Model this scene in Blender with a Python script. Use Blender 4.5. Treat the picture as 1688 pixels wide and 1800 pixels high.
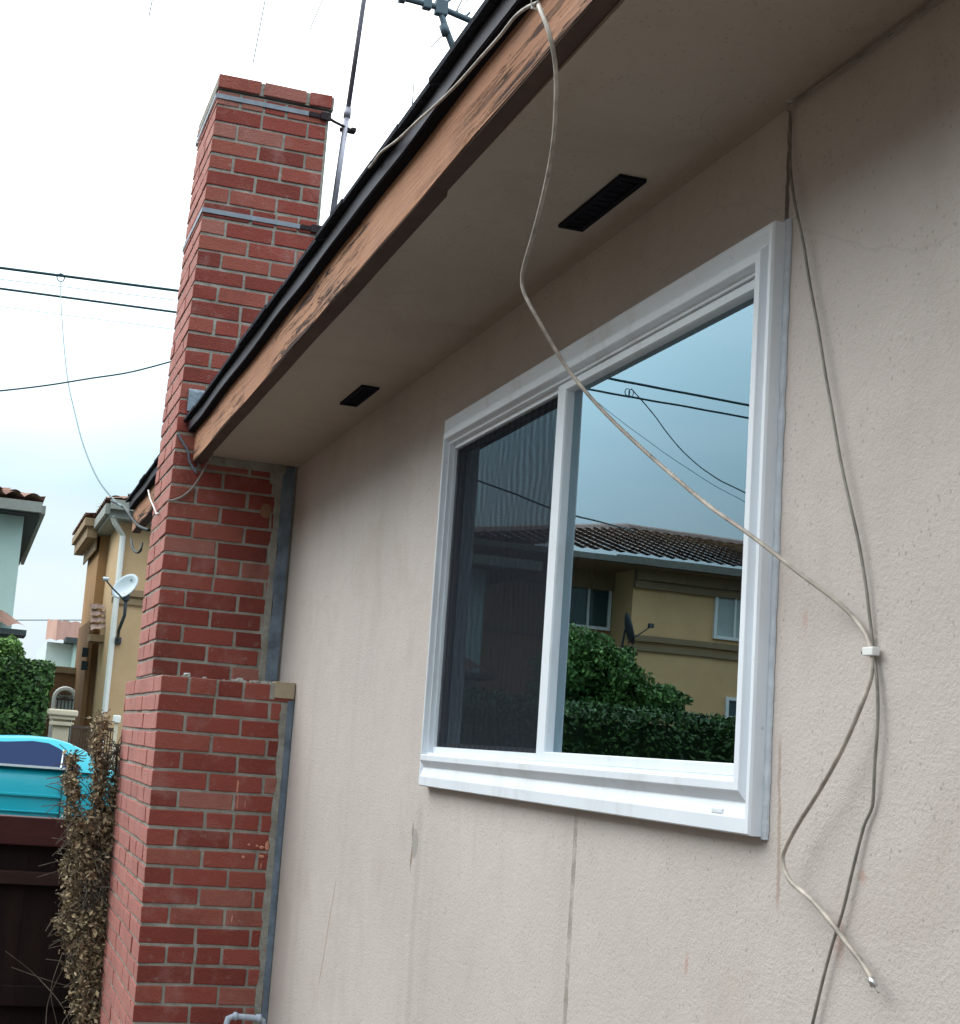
import bpy, bmesh, math, random
from mathutils import Vector, Matrix, noise
random.seed(7)
R = math.radians
C = bpy.context.scene.collection
for o in list(bpy.data.objects): bpy.data.objects.remove(o)

# ------------------------------------------------------------------ camera
CAM = Vector((5.492, -1.1752, 1.5436))
RX = Vector((0.2809237, 0.9566046, 0.0773920))
RY = Vector((-0.1123785, 0.1128719, -0.9872340))
RZ = Vector((-0.9531280, 0.2686402, 0.1392102))
F, PX, PY = 2522.75, 672.91, 960.0
cd = bpy.data.cameras.new('camera'); cam = bpy.data.objects.new('camera', cd); C.objects.link(cam)
m = Matrix((RX, -RY, -RZ)).transposed().to_4x4(); m.translation = CAM
cam.matrix_world = m
cd.sensor_fit = 'VERTICAL'; cd.sensor_height = 24.0; cd.sensor_width = 24.0
cd.lens = F / 1800 * 24
cd.shift_x = (844 - PX) / 1800; cd.shift_y = (PY - 900) / 1800
cd.clip_start = 0.05; cd.clip_end = 2000
bpy.context.scene.camera = cam

def at(u, v, ax, val):
    """3-D point where the sight line of photo pixel (u, v) meets the plane axis=val"""
    d = RX * ((u - PX) / F) + RY * ((v - PY) / F) + RZ
    return CAM + d * ((val - CAM[ax]) / d[ax])

# ------------------------------------------------------------------ sky
W = bpy.data.worlds.new('World'); bpy.context.scene.world = W; W.use_nodes = True
nt = W.node_tree; nt.nodes.clear()
N = nt.nodes.new; L = nt.links.new
out = N('ShaderNodeOutputWorld'); bg = N('ShaderNodeBackground')
sky = N('ShaderNodeTexSky'); sky.sky_type = 'NISHITA'; sky.sun_disc = False
SUN_EL, SUN_AZ = R(47), R(215)
sky.sun_elevation = SUN_EL; sky.sun_rotation = SUN_AZ
sky.air_density = 1.5; sky.dust_density = 3.0
tc = N('ShaderNodeTexCoord'); sp = N('ShaderNodeSeparateXYZ'); L(tc.outputs['Generated'], sp.inputs[0])
ramp = N('ShaderNodeValToRGB'); L(sp.outputs['Z'], ramp.inputs[0])
el = ramp.color_ramp.elements
el[0].position = 0.0; el[0].color = (0.80, 0.89, 0.94, 1)
el[1].position = 0.75; el[1].color = (0.93, 0.98, 1.0, 1)
for p_, c_ in ((0.12, (0.76, 0.89, 0.96, 1)), (0.26, (0.76, 0.92, 0.99, 1)), (0.40, (0.90, .98, 1.0, 1))):
    e = el.new(p_); e.color = c_
ms = N('ShaderNodeMapping'); ms.inputs['Scale'].default_value = (1.0, 1.0, 3.2); L(tc.outputs['Generated'], ms.inputs[0])
nz = N('ShaderNodeTexNoise'); nz.inputs['Scale'].default_value = 3.1; nz.inputs['Detail'].default_value = 3; nz.inputs['Roughness'].default_value = .45
L(ms.outputs[0], nz.inputs['Vector'])
cr = N('ShaderNodeValToRGB'); L(nz.outputs['Fac'], cr.inputs[0])
cr.color_ramp.elements[0].position = .36; cr.color_ramp.elements[0].color = (.84, .93, .97, 1)
cr.color_ramp.elements[1].position = .62; cr.color_ramp.elements[1].color = (1.12, 1.08, 1.07, 1)
mu = N('ShaderNodeMixRGB'); mu.blend_type = 'MULTIPLY'; mu.inputs[0].default_value = 1
L(ramp.outputs[0], mu.inputs[1]); L(cr.outputs[0], mu.inputs[2])
sc_ = N('ShaderNodeVectorMath'); sc_.operation = 'SCALE'; L(mu.outputs[0], sc_.inputs[0])
br = N('ShaderNodeMapRange'); L(sp.outputs['Z'], br.inputs[0])
br.inputs[1].default_value = .15; br.inputs[2].default_value = .58; br.inputs[3].default_value = 8.5; br.inputs[4].default_value = 28.0
bx_ = N('ShaderNodeMapRange'); L(sp.outputs['X'], bx_.inputs[0])
bx_.inputs[1].default_value = -.4; bx_.inputs[2].default_value = .9; bx_.inputs[3].default_value = 1.0; bx_.inputs[4].default_value = .68
mb = N('ShaderNodeMath'); mb.operation = 'MULTIPLY'; L(br.outputs[0], mb.inputs[0]); L(bx_.outputs[0], mb.inputs[1])
L(mb.outputs[0], sc_.inputs['Scale'])
mx = N('ShaderNodeMixRGB'); mx.inputs[0].default_value = .93
L(sky.outputs[0], mx.inputs[1]); L(sc_.outputs[0], mx.inputs[2]); L(mx.outputs[0], bg.inputs[0])
bg.inputs[1].default_value = 0.085
L(bg.outputs[0], out.inputs[0])

sd = bpy.data.lights.new('sun', 'SUN'); sd.energy = 1.25; sd.angle = R(50); sd.color = (1, .97, .93)
so = bpy.data.objects.new('sun', sd); C.objects.link(so)
sdir = Vector((math.sin(SUN_AZ) * math.cos(SUN_EL), math.cos(SUN_AZ) * math.cos(SUN_EL), math.sin(SUN_EL)))
so.rotation_euler = sdir.to_track_quat('Z', 'Y').to_euler(); so.location = (0, -6, 9)
vs = bpy.context.scene.view_settings
vs.view_transform = 'Standard'; vs.look = 'None'; vs.exposure = 0.6; vs.gamma = 1.0
try: vs.use_curve_mapping = False
except Exception: pass
bpy.context.scene.cycles.max_bounces = 8
bpy.context.scene.cycles.use_denoising = True

# ------------------------------------------------------------------ material tools
class MT:
    def __init__(s, name, rough=.8, spec=.3, metal=0.0, coat=0.0):
        s.m = bpy.data.materials.new(name); s.m.use_nodes = True
        s.t = s.m.node_tree; s.b = s.t.nodes['Principled BSDF']; s.o = s.t.nodes['Material Output']
        s.b.inputs['Roughness'].default_value = rough; s.b.inputs['Metallic'].default_value = metal
        s.b.inputs['Specular IOR Level'].default_value = spec
        s.b.inputs['Coat Weight'].default_value = coat
        s.tc = s.n('ShaderNodeTexCoord'); s.P = s.tc.outputs['Object']
    def n(s, k): return s.t.nodes.new(k)
    def l(s, a, b): s.t.links.new(a, b)
    def _in(s, sock, v):
        if isinstance(v, (int, float)): sock.default_value = v
        elif isinstance(v, tuple): sock.default_value = v if len(v) == len(sock.default_value) else (*v, 1)
        else: s.l(v, sock)
    def geo(s):
        g = s.n('ShaderNodeNewGeometry'); return g.outputs['Position']
    def math(s, op, a, b=0.0, c=0.0, clamp=False):
        x = s.n('ShaderNodeMath'); x.operation = op; x.use_clamp = clamp
        s._in(x.inputs[0], a); s._in(x.inputs[1], b); s._in(x.inputs[2], c); return x.outputs[0]
    def noise(s, scale=5, detail=4, rough=.55, stretch=(1, 1, 1), vec=None, dist=0.0):
        mp = s.n('ShaderNodeMapping'); mp.inputs['Scale'].default_value = stretch; s.l(vec or s.P, mp.inputs[0])
        x = s.n('ShaderNodeTexNoise'); x.inputs['Scale'].default_value = scale; x.inputs['Detail'].default_value = detail
        x.inputs['Roughness'].default_value = rough; x.inputs['Distortion'].default_value = dist
        s.l(mp.outputs[0], x.inputs['Vector']); return x.outputs['Fac']
    def ramp(s, f, stops):
        x = s.n('ShaderNodeValToRGB'); s.l(f, x.inputs[0]); e = x.color_ramp.elements
        e[0].position, e[0].color = stops[0][0], (*stops[0][1], 1)
        e[1].position, e[1].color = stops[-1][0], (*stops[-1][1], 1)
        for p, c in stops[1:-1]:
            q = e.new(p); q.color = (*c, 1)
        return x.outputs[0]
    def step(s, f, a, b):
        x = s.n('ShaderNodeMapRange'); s.l(f, x.inputs[0]); x.inputs[1].default_value = a; x.inputs[2].default_value = b
        x.interpolation_type = 'SMOOTHSTEP'; return x.outputs[0]
    def mix(s, f, a, b, mode='MIX'):
        x = s.n('ShaderNodeMixRGB'); x.blend_type = mode; s._in(x.inputs[0], f); s._in(x.inputs[1], a); s._in(x.inputs[2], b); return x.outputs[0]
    def color(s, c): s._in(s.b.inputs['Base Color'], c); return s
    def bump(s, h, strength=.3, dist=.01):
        x = s.n('ShaderNodeBump'); x.inputs['Strength'].default_value = strength; x.inputs['Distance'].default_value = dist
        s.l(h, x.inputs['Height']); s.l(x.outputs[0], s.b.inputs['Normal']); return s
    def sep(s, v=None):
        x = s.n('ShaderNodeSeparateXYZ'); s.l(v or s.P, x.inputs[0]); return x.outputs

def simple(name, col, rough=.7, spec=.3, metal=0, var=.15, scale=12, bump=.15, bd=.003, coat=0.0, stretch=(1, 1, 1)):
    k = MT(name, rough, spec, metal, coat)
    f = k.noise(scale, 5, .6, stretch)
    a = tuple(c * (1 - var) for c in col); b = tuple(min(1, c * (1 + var)) for c in col)
    k.color(k.ramp(f, [(.3, a), (.7, b)]))
    if bump: k.bump(k.noise(scale * 4, 4, .6, stretch), bump, bd)
    return k.m

# stucco
def stucco(name, base, stains=True):
    k = MT(name, .92, .15)
    big = k.noise(1.3, 4, .55); streak = k.noise(2.2, 5, .6, (3.0, 3.0, .28)); fine = k.noise(26, 4, .7)
    c = k.ramp(big, [(.3, tuple(x * .90 for x in base)), (.7, tuple(x * 1.06 for x in base))])
    c = k.mix(k.math('MULTIPLY', k.step(k.noise(3.4, 6, .7, (1, 1, .8), dist=.8), .50, .68), .34), c, (base[0] * .80, base[1] * .76, base[2] * .70))
    vc = k.n('ShaderNodeTexVoronoi'); vc.feature = 'DISTANCE_TO_EDGE'; vc.inputs['Scale'].default_value = 1.7
    nv = k.n('ShaderNodeTexNoise'); nv.inputs['Scale'].default_value = 4; nv.inputs['Detail'].default_value = 5
    k.l(k.P, nv.inputs['Vector']); va = k.n('ShaderNodeMixRGB'); va.inputs[0].default_value = .12; k.l(k.P, va.inputs[1]); k.l(nv.outputs['Color'], va.inputs[2]); k.l(va.outputs[0], vc.inputs['Vector'])
    hair = k.math('MULTIPLY', k.math('SUBTRACT', 1, k.step(vc.outputs['Distance'], .0008, .0035)), k.step(k.noise(1.1, 2, .5), .52, .60))
    c = k.mix(k.math('MULTIPLY', hair, .2), c, tuple(x * .5 for x in base))
    c = k.mix(k.math('MULTIPLY', k.step(streak, .53, .72), .22 if stains else .1), c, tuple(x * .70 for x in base))
    c = k.mix(k.math('MULTIPLY', k.step(fine, .35, .65), .16), c, tuple(x * .84 for x in base))
    # dark specks
    mp = k.n('ShaderNodeMapping'); mp.inputs['Scale'].default_value = (1, 1, .8); k.l(k.P, mp.inputs[0])
    vo = k.n('ShaderNodeTexVoronoi'); vo.inputs['Scale'].default_value = 74; k.l(mp.outputs[0], vo.inputs['Vector'])
    sp_ = k.math('MULTIPLY', k.math('SUBTRACT', 1, k.step(vo.outputs['Distance'], .09, .24)), k.step(k.noise(9, 3, .6), .42, .58))
    c = k.mix(k.math('MULTIPLY', sp_, .42), c, tuple(x * .38 for x in base))
    if stains:
        s = k.sep(); x, z = s[0], s[2]
        wob = k.math('MULTIPLY', k.math('SUBTRACT', k.noise(5, 4, .6), .5), .05)
        wob2 = k.math('MULTIPLY', k.math('SUBTRACT', k.noise(45, 3, .6), .5), .012)
        def band(x0, w, z0, z1, slope=0.0, soft=.5, wb=1.0):
            dx = k.math('SUBTRACT', x, k.math('ADD', x0, k.math('MULTIPLY', k.math('SUBTRACT', z1, z), slope)))
            dx = k.math('ADD', dx, wob2)
            if wb: dx = k.math('ADD', dx, k.math('MULTIPLY', wob, wb))
            a = k.math('SUBTRACT', 1, k.step(k.math('ABSOLUTE', dx), w * soft, w))
            zz = k.math('MULTIPLY', k.step(z, z0 - .02, z0 + .02), k.math('SUBTRACT', 1, k.step(z, z1 - .02, z1 + .02)))
            return k.math('MULTIPLY', a, zz)
        def blob(x0, z0, rx, rz, soft=.3):
            a = k.math('DIVIDE', k.math('ADD', k.math('SUBTRACT', x, x0), wob2), rx); b = k.math('DIVIDE', k.math('ADD', k.math('SUBTRACT', z, z0), wob2), rz)
            d = k.math('SQRT', k.math('ADD', k.math('MULTIPLY', a, a), k.math('MULTIPLY', b, b)))
            return k.math('SUBTRACT', 1, k.step(d, soft, 1.0))
        dk = tuple(x_ * .48 for x_ in base)
        patch = k.step(k.noise(14, 3, .6), .38, .6)
        # old joint running down from the sill
        c = k.mix(k.math('MULTIPLY', band(2.866, .011, 0, 1.447, 0, .7, .1), k.math('ADD', .28, k.math('MULTIPLY', patch, .45))), c, (base[0]*.45, base[1]*.44, base[2]*.40))
        c = k.mix(k.math('MULTIPLY', band(1.885, .035, 0, 1.40, .03, .1, .6), .22), c, dk)
        c = k.mix(k.math('MULTIPLY', band(1.80, .05, 0, 1.15, .08, .1, 1.0), .07), c, dk)
        c = k.mix(k.math('MULTIPLY', band(.62, .05, .1, 1.9, .0, .1, 1.0), .07), c, dk)
        c = k.mix(k.math('MULTIPLY', band(1.15, .04, .1, 2.0, .0, .1, 1.0), .07), c, dk)
        # diagonal crack
        c = k.mix(k.math('MULTIPLY', band(1.09, .010, .80, 1.13, -.32, .3, .35), .55), c, (base[0]*.55, base[1]*.48, base[2]*.35))
        # crack above the window corner
        c = k.mix(k.math('MULTIPLY', band(3.545, .008, 2.41, 2.60, .0, .5, .1), .8), c, (.06, .045, .035))
        # mended spot, rust spots
        c = k.mix(k.math('MULTIPLY', blob(1.855, 1.305, .030, .042, .8), .7), c, (.30, .28, .265))
        c = k.mix(k.math('MULTIPLY', blob(1.833, 1.265, .010, .045, .2), .8), c, (.20, .14, .07))
        c = k.mix(k.math('MULTIPLY', blob(1.83, 1.335, .012, .03, .2), .6), c, (.16, .13, .10))
        rust = (base[0] * .8, base[1] * .48, base[2] * .35)
        for (bx, bz, rx, rz, am) in ((3.332, 1.236, .010, .030, .5), (3.752, 1.335, .016, .045, .42), (3.80, 1.425, .012, .016, .5), (3.64, 1.78, .01, .022, .35)):
            c = k.mix(k.math('MULTIPLY', blob(bx, bz, rx, rz, .1), am), c, rust)
        # crack beside the lower window corner
        c = k.mix(k.math('MULTIPLY', band(3.585, .006, 1.36, 1.60, .05, .4, .2), .6), c, (base[0]*.62, base[1]*.5, base[2]*.42))
    k.color(c)
    h = k.math('ADD', k.math('MULTIPLY', k.noise(130, 4, .75), .9), k.math('MULTIPLY', k.noise(22, 4, .6, (1, 1, .7)), .8))
    k.bump(h, .50, .006); return k.m

M = {}
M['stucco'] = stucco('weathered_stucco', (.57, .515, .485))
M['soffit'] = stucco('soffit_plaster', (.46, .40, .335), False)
# brick: colour varied through a per-brick attribute
k = MT('brick', .88, .2)
at_ = k.n('ShaderNodeAttribute'); at_.attribute_name = 'tint'
g = at_.outputs['Fac']
c = k.ramp(g, [(0, (.19, .045, .036)), (.3, (.25, .058, .045)), (.6, (.29, .072, .056)), (.85, (.30, .095, .070)), (1, (.34, .14, .115))])
c = k.mix(k.math('MULTIPLY', k.step(k.noise(7, 6, .7), .5, .72), .38), c, (.40, .22, .20))
c = k.mix(k.math('MULTIPLY', k.step(k.noise(4, 6, .7, (1, 1, .6)), .50, .68), .42), c, (.10, .035, .028))
c = k.mix(k.math('MULTIPLY', k.step(k.noise(24, 4, .7), .60, .72), .35), c, (.33, .31, .27))
c = k.mix(k.math('MULTIPLY', k.step(k.noise(80, 3, .7), .62, .78), .5), c, (.42, .22, .17))
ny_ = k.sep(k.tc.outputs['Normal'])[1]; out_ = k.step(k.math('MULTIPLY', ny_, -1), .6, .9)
c = k.mix(k.math('MULTIPLY', out_, k.math('ADD', .35, k.math('MULTIPLY', k.noise(11, 4, .6, (1, 1, .5)), .45))), c, (.50, .25, .22))   # paler brick on the street side
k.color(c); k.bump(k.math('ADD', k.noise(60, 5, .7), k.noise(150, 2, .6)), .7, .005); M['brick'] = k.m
k = MT('mortar', .95, .1)
c = k.ramp(k.noise(14, 5, .65), [(.3, (.23, .22, .19)), (.7, (.42, .41, .37))])
k.color(c); k.bump(k.noise(70, 5, .7), .9, .008); M['mortar'] = k.m; M['mortar_pale'] = simple('pale_mortar_crumb', (.42, .42, .40), .95, .1, 0, .3, 40, .6, .003)
# fascia wood, worn paint
k = MT('worn_fascia_paint', .8, .25)
c = k.ramp(k.noise(3, 4, .6, (.5, 2, 2)), [(.3, (.36, .175, .10)), (.7, (.45, .24, .145))])
gr = k.noise(11, 6, .7, (.28, 3, 5), dist=.6)
c = k.mix(k.math('MULTIPLY', k.step(gr, .52, .68), .5), c, (.33, .20, .145))
crk = k.noise(7.5, 6, .75, (.30, 2.5, 6.5), dist=1.2)
low = k.noise(1.6, 3, .5, (.7, 1, 1))
zz_ = k.sep(); lz = k.math('SUBTRACT', zz_[2], k.math('MULTIPLY', zz_[0], .0118))
edge_ = k.math('ADD', k.math('MULTIPLY', k.math('SUBTRACT', 2.68, lz), .9), .0)
ck = k.math('MULTIPLY', k.step(k.math('ADD', crk, edge_), .565, .60), k.step(low, .40, .48))
c = k.mix(k.math('MULTIPLY', k.step(k.noise(3.2, 5, .65, (1, 1, 2)), .52, .7), .45), c, (.25, .15, .115))
c = k.mix(ck, c, (.045, .022, .016))
c = k.mix(k.math('MULTIPLY', k.step(k.noise(38, 4, .7, (.5, 1, 1)), .60, .72), .5), c, (.15, .075, .05))
k.color(c); k.bump(k.math('SUBTRACT', k.noise(14, 5, .7, (.2, 3, 5)), k.math('MULTIPLY', ck, 1.5)), .7, .006); M['fascia'] = k.m
M['fascia_back'] = simple('fascia_underside_wood', (.10, .07, .06), .9, .1)
M['drip'] = simple('painted_drip_edge', (.042, .036, .052), .5, .5, 0, .35, 9, .25, .004, stretch=(.3, 1, 1))
M['shingle'] = simple('asphalt_shingle', (.028, .032, .042), .95, .1, 0, .5, 60, .8, .006)
M['shade_vent'] = simple('black_shade_and_vent', (.012, .012, .018), .95, .1)  # black for the painted shadow strip at the eave and the soffit vents
M['vinyl'] = simple('white_vinyl', (.72, .79, .86), .42, .4, 0, .03, 3, .05, .001)
k = MT('white_vinyl', .42, .4)
c = k.ramp(k.noise(4, 4, .6), [(.3, (.75, .81, .88)), (.7, (.82, .87, .93))])
c = k.mix(k.math('MULTIPLY', k.step(k.noise(9, 6, .7, (1, 1, .35)), .52, .72), .35), c, (.52, .53, .50))
c = k.mix(k.math('MULTIPLY', k.step(k.noise(60, 3, .7), .66, .76), .4), c, (.35, .33, .30))
k.color(c); k.bump(k.noise(9, 3, .5), .1, .003); M['vinyl'] = k.m
M['caulk'] = simple('caulk', (.55, .60, .66), .6, .3, 0, .12, 30, .5, .003)
M['flashing'] = simple('grey_sealant', (.155, .20, .255), .6, .4, 0, .35, 16, .7, .006)
M['strap'] = simple('galvanised_strap', (.20, .235, .28), .5, .5, .3, .2, 20, .2, .001)
M['rust'] = simple('rusty_bracket', (.035, .025, .03), .8, .3, .2, .4, 40, .5, .002)
M['cement'] = simple('cement_smear', (.24, .30, .36), .8, .2, 0, .3, 20, .6, .006)
M['wood_block'] = simple('raw_wood_block', (.42, .35, .25), .85, .2, 0, .12, 10, .2, .002)
M['coax'] = simple('old_white_cable', (.40, .355, .31), .5, .4, 0, .45, 28, .1, .001)
M['coax_grey'] = simple('grey_cable', (.23, .21, .19), .5, .4, 0, .35, 30, .1, .001)
M['coax_white'] = simple('clean_white_cable', (.62, .62, .60), .5, .4, 0, .1, 28, .1, .001)
M['black'] = simple('black_rubber', (.010, .016, .020), .6, .3, 0, .2)
M['wire_far'] = simple('far_wire', (.018, .05, .06), .7, .2, 0, .1)
M['wire_thin'] = simple('thin_wire', (.10, .16, .18), .7, .2, 0, .1)
M['metal'] = simple('bright_connector', (.65, .65, .66), .3, .5, .9, .1)
M['pipe'] = simple('painted_pipe', (.40, .47, .56), .5, .4, 0, .2, 20, .3, .002)
M['mast'] = simple('galvanised_mast', (.25, .25, .30), .5, .5, .55, .7, 7, .4, .002, stretch=(1, 1, .6))
M['ant'] = simple('weathered_aluminium', (.075, .12, .15), .6, .5, .3, .2)
M['rod'] = simple('antenna_rod', (.16, .22, .24), .6, .4, .3, .1)
M['fence'] = simple('near_black_wood', (.014, .007, .006), .85, .2, 0, .5, 8, .5, .004, stretch=(1, 1, .2))  # near-black boards, tone varied along the grain
M['rail'] = simple('red_brown_rail', (.055, .012, .012), .7, .3, 0, .3, 8, .4, .003, stretch=(1, .2, 1))
M['rail2'] = simple('brown_rail', (.03, .013, .009), .8, .3, 0, .3, 8, .4, .003, stretch=(1, .2, 1))
M['soil'] = simple('dry_soil', (.06, .05, .04), .95, .1, 0, .4, 3, .8, .02)
M['asphalt'] = simple('asphalt', (.05, .05, .052), .9, .2, 0, .2, 40, .4, .005)
M['concrete'] = simple('concrete', (.16, .155, .145), .9, .2, 0, .15, 8, .4, .005)
M['tan'] = simple('tan_stucco', (.54, .38, .225), .92, .15, 0, .07, 2, .3, .01)
M['brown'] = simple('brown_stucco', (.20, .115, .060), .92, .15, 0, .1, 2, .3, .01)
M['orange_st'] = simple('ochre_stucco', (.36, .215, .105), .92, .15, 0, .08, 2, .3, .01)
M['trim_tan'] = simple('moulding', (.26, .19, .115), .85, .2, 0, .1, 6, .2, .005)
M['gutter'] = simple('gutter_paint', (.24, .26, .24), .6, .3, 0, .12, 6, .1, .003)
M['pale'] = simple('pale_green_stucco', (.42, .58, .55), .9, .2, 0, .06, 2, .2, .01)
M['palewall'] = simple('white_green_stucco', (.60, .72, .70), .9, .2, 0, .05, 2, .2, .01)
M['eave_dark'] = simple('dark_eave', (.055, .07, .075), .85, .2, 0, .2)
M['tile'] = None
k = MT('clay_tile', .85, .2)
a_ = k.n('ShaderNodeAttribute'); a_.attribute_name = 'tint'
k.color(k.ramp(a_.outputs['Fac'], [(0, (.08, .045, .038)), (.5, (.17, .09, .07)), (1, (.28, .17, .13))])); M['tile'] = k.m
k = MT('dark_clay_tile', .85, .2)
a_ = k.n('ShaderNodeAttribute'); a_.attribute_name = 'tint'
k.color(k.ramp(a_.outputs['Fac'], [(0, (.17, .12, .11)), (.5, (.27, .20, .18)), (1, (.40, .30, .26))])); M['tile_dark'] = k.m
M['win_dark'] = simple('dark_window_pane', (.03, .07, .075), .1, .6, 0, .1, 3, 0)
M['win_pale'] = simple('pale_blind', (.40, .46, .44), .5, .4, 0, .1, 3, 0)
M['cream'] = simple('cream_stucco', (.62, .56, .43), .9, .2, 0, .08, 4, .3, .01)
M['white'] = simple('white_paint', (.78, .80, .78), .6, .3, 0, .05)
M['iron'] = simple('brown_iron', (.085, .058, .045), .6, .4, .2, .2)
M['dish'] = simple('grey_dish', (.42, .50, .55), .4, .5, 0, .05, 4, 0)
M['dish_arm'] = simple('dark_dish_arm', (.05, .065, .075), .6, .4, .2, .2)
k = MT('cyan_car_paint', .42, .35, .0, .2); k.color((.004, .33, .42)); M['car'] = k.m
k = MT('car_glass', .45, .12); k.color((.012, .028, .085)); M['carglass'] = k.m
k = MT('bright_trim', .3, .5, .4); k.color((.65, .75, .78)); M['chrome'] = k.m
M['tyre'] = simple('tyre_rubber', (.015, .015, .016), .8, .2)
M['leaf'] = None
def leafmat(name, c0, c1, c2, rough=.6):
    k = MT(name, rough, .25)
    a = k.n('ShaderNodeAttribute'); a.attribute_name = 'tint'
    k.color(k.ramp(a.outputs['Fac'], [(0, c0), (.5, c1), (1, c2)])); return k.m
M['hedge'] = leafmat('hedge_leaf', (.010, .028, .008), (.028, .075, .018), (.075, .16, .035))
M['bush'] = leafmat('bush_leaf', (.02, .05, .01), (.06, .14, .03), (.16, .30, .07))
M['dry'] = leafmat('dry_leaf', (.075, .056, .042), (.27, .205, .13), (.56, .46, .28), .9)
M['stem'] = simple('dry_stem', (.11, .095, .075), .95, .1, 0, .35, 30, .5, .004)
M['interior'] = simple('dark_room', (.04, .045, .05), .9, .1, 0, .1)
M['curtain'] = simple('pale_curtain_edge', (.55, .62, .58), .8, .2, 0, .1)

# window glass: a mirror-like share plus see-through share
k = MT('window_glass')
lw = k.n('ShaderNodeFresnel'); lw.inputs[0].default_value = 1.9
gl = k.n('ShaderNodeBsdfGlossy'); gl.inputs['Roughness'].default_value = .004; gl.inputs['Color'].default_value = (.70, .90, 1.0, 1)
tr = k.n('ShaderNodeBsdfTransparent'); tr.inputs['Color'].default_value = (.45, .58, .56, 1)
mxs = k.n('ShaderNodeMixShader'); fac = k.math('MULTIPLY', lw.outputs[0], 2.35, clamp=True)
k.l(fac, mxs.inputs[0]); k.l(tr.outputs[0], mxs.inputs[1]); k.l(gl.outputs[0], mxs.inputs[2]); k.l(mxs.outputs[0], k.o.inputs[0])
wv = k.noise(2.2, 2, .5); bp = k.n('ShaderNodeBump'); bp.inputs['Strength'].default_value = .02; bp.inputs['Distance'].default_value = .01
k.l(wv, bp.inputs['Height']); k.l(bp.outputs[0], gl.inputs['Normal'])
M['glass'] = k.m
# insect screen: dark woven mesh, slack enough to ripple
k = MT('insect_screen')
df = k.n('ShaderNodeBsdfDiffuse'); df.inputs['Color'].default_value = (.026, .030, .038, 1)
tr = k.n('ShaderNodeBsdfTransparent')
s = k.sep(); w1 = k.math('MULTIPLY', k.math('SUBTRACT', k.noise(3.2, 2, .5, (1, 1, 1.6)), .5), 1.1)
rp = k.math('SINE', k.math('ADD', k.math('MULTIPLY', k.math('POWER', k.math('SUBTRACT', 2.75, s[0]), .75), 190.0), k.math('MULTIPLY', w1, 24)))
f = k.math('ADD', .35, k.math('MULTIPLY', rp, .07))
mxs = k.n('ShaderNodeMixShader'); k.l(f, mxs.inputs[0]); k.l(df.outputs[0], mxs.inputs[1]); k.l(tr.outputs[0], mxs.inputs[2]); k.l(mxs.outputs[0], k.o.inputs[0])
M['screen'] = k.m

# ------------------------------------------------------------------ mesh tools
def obj(name, bm, mat, parent=None, smooth=False, recalc=True):
    me = bpy.data.meshes.new(name)
    if recalc: bmesh.ops.recalc_face_normals(bm, faces=bm.faces)
    bm.to_mesh(me); bm.free()
    for mm in (mat if isinstance(mat, (list, tuple)) else [mat]): me.materials.append(mm)
    if smooth:
        for p in me.polygons: p.use_smooth = True
    o = bpy.data.objects.new(name, me); C.objects.link(o)
    if parent:
        o.parent = parent; bpy.context.view_layer.update() if False else None
        o.matrix_parent_inverse = Matrix.Translation(-Vector(parent_loc(parent)))
    return o
def parent_loc(p):
    return Vector(LOC.get(p.name, (0, 0, 0)))
LOC = {}
def tag(o, label, cat, group=None, kind=None):
    if label: o['label'] = label
    if cat: o['category'] = cat
    if group: o['group'] = group
    if kind: o['kind'] = kind
    return o
def thing(name, label, cat, loc=(0, 0, 0), group=None):
    o = bpy.data.objects.new(name, None); C.objects.link(o); o.location = loc; o.empty_display_size = .2
    LOC[o.name] = tuple(loc)
    return tag(o, label, cat, group)
def B(): return bmesh.new()
def box(bm, a, b, mi=0, bev=0.0, jit=0.0):
    x0, x1 = sorted((a[0], b[0])); y0, y1 = sorted((a[1], b[1])); z0, z1 = sorted((a[2], b[2]))
    j = lambda: random.uniform(-jit, jit) if jit else 0
    v = [bm.verts.new((x + j(), y + j(), z + j())) for x in (x0, x1) for y in (y0, y1) for z in (z0, z1)]
    fs = [bm.faces.new([v[i] for i in q]) for q in ((0, 1, 3, 2), (4, 6, 7, 5), (0, 4, 5, 1), (2, 3, 7, 6), (0, 2, 6, 4), (1, 5, 7, 3))]
    for f_ in fs: f_.material_index = mi
    if bev:
        es = list({e for f_ in fs for e in f_.edges})
        r = bmesh.ops.bevel(bm, geom=es, offset=bev, segments=2, affect='EDGES', profile=.6)
        for f_ in r['faces']: f_.material_index = mi
        return None
    return fs
def prism(bm, pts, ax, a, b, mi=0):
    """polygon pts (in the two other axes) extruded along ax from a to b"""
    def mk(p, t):
        q = list(p); q.insert(ax, t); return bm.verts.new(q)
    A = [mk(p, a) for p in pts]; Bv = [mk(p, b) for p in pts]; n = len(pts)
    fs = [bm.faces.new(A), bm.faces.new(Bv[::-1])] + [bm.faces.new((A[i], Bv[i], Bv[(i + 1) % n], A[(i + 1) % n])) for i in range(n)]
    for f_ in fs: f_.material_index = mi
    return fs
def spline(pts, per=8):
    pts = [Vector(p) for p in pts]; P_ = [pts[0] * 2 - pts[1]] + pts + [pts[-1] * 2 - pts[-2]]; r = []
    for i in range(1, len(P_) - 2):
        a, b, c_, d = P_[i - 1:i + 3]
        for j in range(per):
            t = j / per
            r.append(.5 * ((2 * b) + (c_ - a) * t + (2 * a - 5 * b + 4 * c_ - d) * t * t + (3 * b - a - 3 * c_ + d) * t ** 3))
    r.append(pts[-1]); return r
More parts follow.
